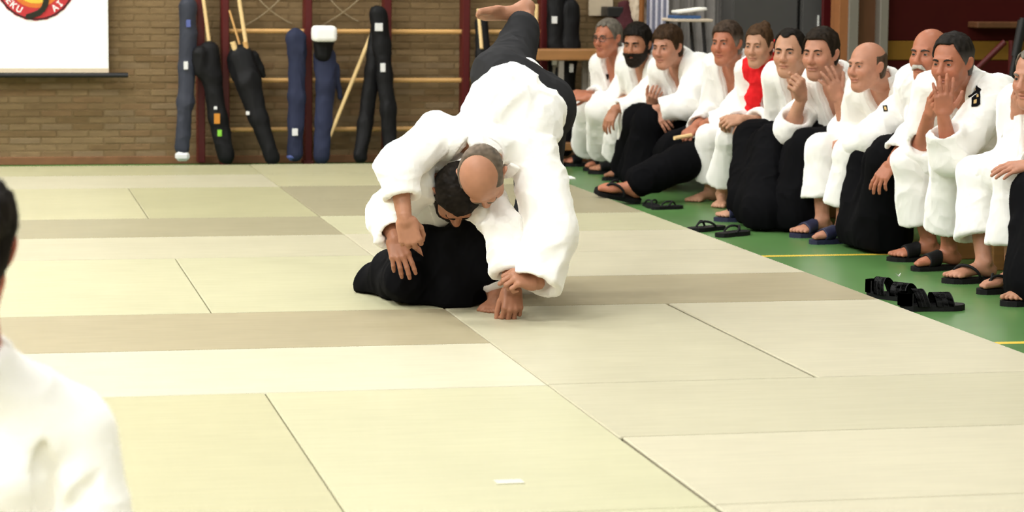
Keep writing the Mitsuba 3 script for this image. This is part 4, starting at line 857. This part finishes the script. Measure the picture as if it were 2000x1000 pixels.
# person at the right edge with a hand on the face
person(dict(hip=(4.508, 10.2, 0.440), nk=(4.6, 10.2, 0.765), head=(4.465, 10.1, 0.877), look=(-.85, -.5, -.12), hs=1.05, h=.009, hunch=.05, arm=1.1,
    el_l=(4.453, 9.9, 0.563), wr_l=(4.344, 9.85, 0.520), el_r=(4.505, 10.35, 0.525), wr_r=(4.45, 10.25, 0.713), cuff=(.75, .25), cuff_r=(.08, .08),
    hand_l=dict(tip=(4.229, 9.85, 0.504), back=(-.1, -.4, .9), curls=[15] * 4, h=.0034), hand_r=dict(tip=(4.403, 10.12, 0.863), back=(-.9, -.45, .05), curls=[20] * 4, h=.0032),
    kn_l=(4.341, 10.02, 0.456), kn_r=(4.348, 10.45, 0.427), an_l=(4.343, 9.986, 0.058), an_r=(4.347, 10.32, 0.058), hem=.72, leg_w=1.08, skirt_len=.6,
    foot_l=dict(toe=(4.169, 9.942, -0.040), shoe='flip'), foot_r=dict(toe=(4.148, 10.3, -0.040), shoe='flip'),
    face=dict(skin=PINK, hair_col=GREYH, seed=21, hairline=.085, thick=.010, recede=.02)),
    'person in white judo suit and flip-flops at right edge, hand on face', group=GROW)
# person mostly outside the frame, black hakama
person(dict(hip=(4.506, 9.6, 0.447), nk=(4.47, 9.6, 0.787), head=(4.386, 9.55, 0.906), look=(-.9, -.4, -.1), hs=1.0, h=.012, lower='hakama', skirt=False,
    el_l=(4.315, 9.25, 0.592), wr_l=(4.23, 9.3, 0.548), el_r=(4.525, 9.9, 0.541), wr_r=(4.434, 9.8, 0.506),
    hand_l=dict(tip=(4.187, 9.35, 0.513), back=(-.1, -.5, .9), h=.005), hand_r=dict(tip=(4.344, 9.7, 0.493), back=(-.1, -.5, .9), h=.005),
    kn_l=(4.239, 9.35, 0.429), kn_r=(4.357, 9.8, 0.398), an_l=(4.312, 9.494, 0.058), an_r=(4.288, 9.626, 0.058), hem_w=.13,
    foot_l=dict(toe=(4.133, 9.335, -0.040), shoe='slide'), foot_r=dict(toe=(4.17, 9.563, -0.040), shoe='slide'), face=dict(seed=22)),
    'person in black hakama at right edge, only skirt and foot in view', group=GROW)
# badges
def wrapped(key, S, name, c, right, upward, poly, mat, lift=0.):
    n = nrm(np.cross(right, upward)); R = np.stack([nrm(right), np.cross(n, nrm(right)), n], 1)
    v, f = decal(S['jf'], V3(c) + n * .05, R, poly); part(key, name, (v + n * lift, f), mat, False)
rt_, up_ = V3(.97, -.21, 0), V3(.1, 0, 1)
bo = (4.414, 10.6, 0.777)
wrapped(k10, S10, 'badge', bo, rt_, up_, [(-.032, -.052), (-.010, -.050), (.006, -.040), (.009, -.012), (.014, .014), (.022, .026), (.014, .036), (.012, .054), (-.004, .040), (-.018, .030), (-.014, .016), (-.020, .000), (-.026, -.020)], 'black_cloth')
wrapped(k10, S10, 'badge_mark', bo, rt_, up_, [(-.006, .018), (.006, .022), (.006, .034), (-.008, .028)], 'gold_thread', .003); wrapped(k10, S10, 'badge_mark', bo, rt_, up_, [(-.022, -.038), (-.010, -.036), (-.006, -.018), (-.018, -.022)], 'gold_thread', .003); wrapped(k10, S10, 'badge_mark', bo, rt_, up_, [(-.006, -.010), (.002, -.008), (.004, .004), (-.003, .003)], 'gold_thread', .003)
wrapped(k8, S8, 'badge', (4.433, 11.85, 0.649), rt_, up_, [(-.011, -.014), (.010, -.012), (.011, .015), (-.010, .013)], 'black_cloth'); wrapped(k8, S8, 'badge_mark', (4.433, 11.85, 0.649), rt_, up_, [(-.005, -.008), (.005, -.008), (.005, .008), (-.005, .008)], 'gold_thread', .003)

wrapped(k1, S1, 'badge', (4.055, 16, 0.617), rt_, up_, [(-.014, -.018), (.013, -.016), (.015, .017), (-.012, .018)], 'black_cloth')
# ---- the two men on the mat
def lower_thrown(S):
    h, u, l = S['hip'], S['up'], S['lat']
    return U(.05, cone(h + l * .075 + u * .035, h - l * .075 + u * .035, .134, .134), cone(S['hp_r'], S['kn_r'], .115, .085), cone(S['kn_r'], S['kn_r'] + (S['an_r'] - S['kn_r']) * .80, .085, .068),
             cone(S['hp_l'], S['kn_l'], .11, .08), cone(S['kn_l'], S['an_l'] + (0, 0, .02), .08, .09), cone(S['hp_r'], S['kn_r'] + (S['an_r'] - S['kn_r']) * .5, .10, .06))
kA, SA = person(dict(hip=(2.16, 9.85, 0.822), nk=(1.912, 9.38, 0.639), head=(1.856, 9.24, 0.549), look=(.10, .08, -1), top=(-.38, -.92, .0), hs=1.08, h=.007, lat=(.80, -.10, -.52), sw=.19, head_h=.0032, bulk=1.02,
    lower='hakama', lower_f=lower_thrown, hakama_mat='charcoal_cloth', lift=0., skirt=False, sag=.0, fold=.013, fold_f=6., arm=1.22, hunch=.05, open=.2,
    sh_r=(1.724, 9.46, 0.690), el_r=(1.539, 9.32, 0.578), wr_r=(1.556, 9.24, 0.390), sh_l=(2.105, 9.42, 0.580), el_l=(2.119, 9.22, 0.327), wr_l=(2.043, 9.14, 0.147), cuff=(1.02, .60), cuff_r=(.100, .070), arm_r=.95,
    hand_r=dict(tip=(1.58, 9.24, 0.303), back=(-.25, -.9, .3), curls=[68, 72, 75, 78], thumb=(.4, .8), h=.0028, s=1.08), hand_l=dict(tip=(1.907, 9.1, 0.185), back=(.1, -.55, .85), curls=[70, 75, 75, 75], thumb=(.4, .9), h=.0028, s=1.1),
    hp_r=(2.06, 9.9, 0.888), hp_l=(2.244, 9.88, 0.778), kn_r=(2.174, 10.2, 0.926), kn_l=(2.235, 9.98, 0.489), an_r=(2.269, 10.42, 1.109), an_l=(2.208, 9.92, 0.125),
    foot_r=dict(toe=(2.11, 10.36, 1.071), free=True, up=(.1, -.45, -.90), s=1.2), foot_l=dict(toe=(2.103, 9.75, 0.095)),
    face=dict(skin=(.50, .27, .18), hair='fringe', hair_col=(.15, .115, .085), seed=31, thick=.004, crown=.075, fringe_front=.035, rough=.004), face_shown=True),
    'bald man in white jacket being thrown head first over the kneeling man')
def lower_kneel(S):
    m = (S['hp_l'] + S['hp_r']) / 2; hem = S['kn_l'] + (S['an_l'] - S['kn_l']) * .62
    a = (1.74, 9.74, 0.217); b = (1.86, 9.64, 0.231); c = (1.941, 9.58, 0.277)
    lo = [(1.56, 10.05, 0.035), (1.647, 9.839, 0.040), (1.734, 9.701, 0.045), (1.815, 9.613, 0.045), (1.91, 9.644, 0.045)]
    return U(.05, cone(S['hp_r'], S['kn_r'], .11, .085), cone(S['kn_r'], S['an_r'], .08, .05), cone((1.661, 9.8, 0.200), lo[0], .06, .05), cone(S['hp_l'], S['kn_l'], .115, .085), cone(S['kn_l'], hem, .085, .085), cone(S['hp_l'], S['hp_r'], .115, .115),
             cone(a, lo[0], .085, .055), cone(a, lo[1], .09, .065), cone(a, lo[2], .09, .07), cone(b, lo[2], .09, .075), cone(b, lo[3], .09, .075), cone(c, lo[3], .07, .075), cone(c, (2.147, 10.42, 0.160), .065, .07), cone(lo[0], lo[2], .045, .05), cone(lo[2], lo[4], .05, .045))
def cuff_kneel(S): e = S['kn_l'] + (S['an_l'] - S['kn_l']) * .80; return cone(S['kn_l'], e, .05, .062)
def floor_cut(fn): return lambda S: AND(.01, fn(S), plane((0, 0, .006), (0, 0, -1)))
kB, SB = person(dict(hip=(1.876, 10.05, 0.274), nk=(1.765, 9.57, 0.502), head=(1.788, 9.42, 0.463), look=(.04, -.12, -1), top=(.02, -1, .14), hs=1.04, h=.007, lat=(1, -.1, -.05), sw=.17, head_h=.0034, hunch=.03, bulk=1.15,
    lower='hakama', lower_f=floor_cut(lower_kneel), trouser_too=cuff_kneel, skirt=False, sag=.0, fold=.013, fold_f=7., pleat=(.4, 0, 1), open=.16, open_w=.03,
    lift=.05, hole=(.030, .032), neck=.040, sh_r=(1.655, 9.5, 0.513), el_r=(1.531, 9.55, 0.360), wr_r=(1.546, 9.42, 0.300), sh_l=(1.899, 9.5, 0.441), el_l=(1.954, 9.3, 0.320), wr_l=(1.971, 9.22, 0.126), cuff=(.74, .95), cuff_r=(.075, .064),
    hand_r=dict(tip=(1.569, 9.36, 0.207), back=(-.15, -.9, .4), curls=[18, 22, 26, 32], spread=.7, thumb=(.7, .1), h=.0026, s=1.05), hand_l=dict(tip=(1.961, 9.18, 0.006), back=(.05, -1, .2), curls=[48, 52, 52, 55], thumb=(.3, .3), h=.0026, s=1.05),
    hp_r=(1.783, 9.9, 0.239), hp_l=(1.925, 9.9, 0.237), kn_l=(1.916, 9.58, 0.322), kn_r=(1.638, 9.66, 0.097), an_l=(1.977, 9.55, 0.070), an_r=(1.576, 10.14, 0.050),
    foot_l=dict(toe=(1.886, 9.36, 0.003), s=1.0), face=dict(skin=(.40, .20, .125), hair_col=DARK, seed=32, hairline=.07, front=.075, thick=.018, rough=.007, beard=(.014, .010, .008))),
    'dark-haired man in black hakama kneeling on the mat with bowed head')
# ---- onlooker in the near left corner
person(dict(hip=(-0.035, 4.5, 0.179), nk=(-0.024, 4.42, 0.608), head=(-0.032, 4.34, 0.840), look=(.10, .99, -.05), fwd=(.10, 1, 0), hs=1.0, h=.006, sw=.17, lift=0., skirt=False, grooves=[([(0.089, 4.35, 0.524), (0.095, 4.34, 0.451), (0.111, 4.34, 0.342)], [.010, .026, .030]), ([(0.193, 4.33, 0.445), (0.165, 4.325, 0.411), (0.125, 4.325, 0.354)], [.006, .018, .020])], blend_arm=.006, bulk=.80, fold=.010, fold_f=6., fine=.0008, sag=.01, arm=.98, open=.1, open_w=.02,
    sh_r=(0.148, 4.42, 0.496), el_r=(0.198, 4.36, 0.251), wr_r=(0.122, 4.62, 0.093), el_l=(-0.245, 4.45, 0.257), wr_l=(-0.167, 4.65, 0.108),
    hand_l=dict(tip=(-0.134, 4.78, 0.042), back=(0, .1, 1), h=.005), hand_r=dict(tip=(0.086, 4.75, 0.040), back=(0, .1, 1), h=.005),
    hp_l=(-0.107, 4.5, 0.173), hp_r=(0.037, 4.5, 0.167), kn_l=(-0.139, 4.92, -0.036), kn_r=(0.079, 4.92, -0.047), an_l=(-0.098, 4.35, 0.019), an_r=(0.042, 4.35, 0.011), hem=.8, leg_w=.6,
    face=dict(skin=(.52, .17, .12), hair_col=DARK, seed=33, thick=.022, rough=.012, sides=.25), face_shown=True),
    'dark-haired onlooker seen from behind in the near left corner')

# ---------------------------------------------------------------- sandals left on the floor
scene['scuff'] = principled((.56, .54, .42), .6)
def loose(kind, label, c, toe, mat, s=1, sc=1., group=None, zrot=None):
    """A sandal standing on the floor: sole, straps."""
    k = thing('sandal', label, 'sandal', group); d = nrm(V3(toe) - V3(c)); R = frame((d[0], d[1], 0), (0, 0, 1)); o = V3(c) * (1, 1, 0) + (0, 0, FLOOR + .098 * sc + .001)
    W = lambda m: (np.asarray(m[0]) @ R.T * sc + o, m[1])
    part(k, 'sole', W(sole_mesh(s)), mat, 30)
    if kind == 'flip':
        for q in (1, -1): part(k, 'strap', W(tube([(s * .014, .135, -.078), (s * .012, .12, -.056), (q * .026, .08, -.046), (q * .042, .035, -.078)], [.005, .006, .007, .006], 8, 14)), mat, 40)
    else:
        def band(y, w, zt, lean):
            t = np.linspace(0, math.pi, 15); A = np.array([[(-.050 * math.cos(a), y + dy + lean * math.sin(a), -.080 + zt * math.sin(a)) for a in t] for dy in (-w, -w * .3, w * .3, w)]); return sheet(A, .004)
        part(k, 'strap', W(band(.095, .036, .052, -.01)), mat, 40); part(k, 'strap', W(band(.01, .024, .066, -.02)), mat, 40)
        t = np.linspace(0, math.pi, 15); A = np.array([[(-.040 * math.cos(a), -.035 - .045 * math.sin(a), z) for a in t] for z in (-.078, -.050, -.028)]); part(k, 'heel_strap', W(sheet(A, .005)), mat, 40)
        if kind == 'sport_tick':
            m = trimesh.creation.extrude_polygon(shapely.Polygon([(-.016, .004), (-.010, -.006), (-.004, -.008), (.018, .006), (-.002, -.003), (-.008, -.001)]), .002, engine='earcut'); v = np.array(m.vertices)
            part(k, 'tick_mark', W((np.stack([v[:, 0] * 1.2 + .012, .075 - v[:, 2], v[:, 1] * 1.2 + .004], 1), np.array(m.faces))), 'white_print', False)
    return k
loose('flip', 'dark flip-flop near the outstretched legs, left one of the pair', (3.795, 13.97, -0.040), (3.793, 13.69, -0.040), 'black_rubber', 1, .8)
loose('flip', 'dark flip-flop near the outstretched legs, right one of the pair', (3.811, 13.78, -0.040), (3.885, 13.8, -0.040), 'black_rubber', -1, .8)
loose('flip', 'dark flip-flop by the mat before the bare feet, left one', (3.794, 12.64, -0.040), (3.696, 12.58, -0.040), 'black_rubber', 1, .95)
loose('flip', 'dark flip-flop by the mat before the bare feet, right one', (3.76, 12.31, -0.040), (3.862, 12.38, -0.040), 'black_rubber', -1, .95)
loose('sport_tick', 'black strapped sport sandal with a small white tick, farther one', (3.711, 9.874, -0.040), (3.825, 9.726, -0.040), 'black_rubber', 1, 1.05)
loose('sport', 'black strapped sport sandal without tick, nearer one of the pair', (3.715, 9.489, -0.040), (3.867, 9.482, -0.040), 'black_rubber', -1, 1.05)
k = thing('mat_scuff', 'small pale flat scrap on the yellow mat near the bottom edge', 'paper'); c_ = V3((1.328, 6.231, 0.000)); add(k, rbox(.075, .05, .003, .0012, c_ + (0, 0, .0016)), 'scuff', False)  # a scuff on the mat, built as an added thin sheet
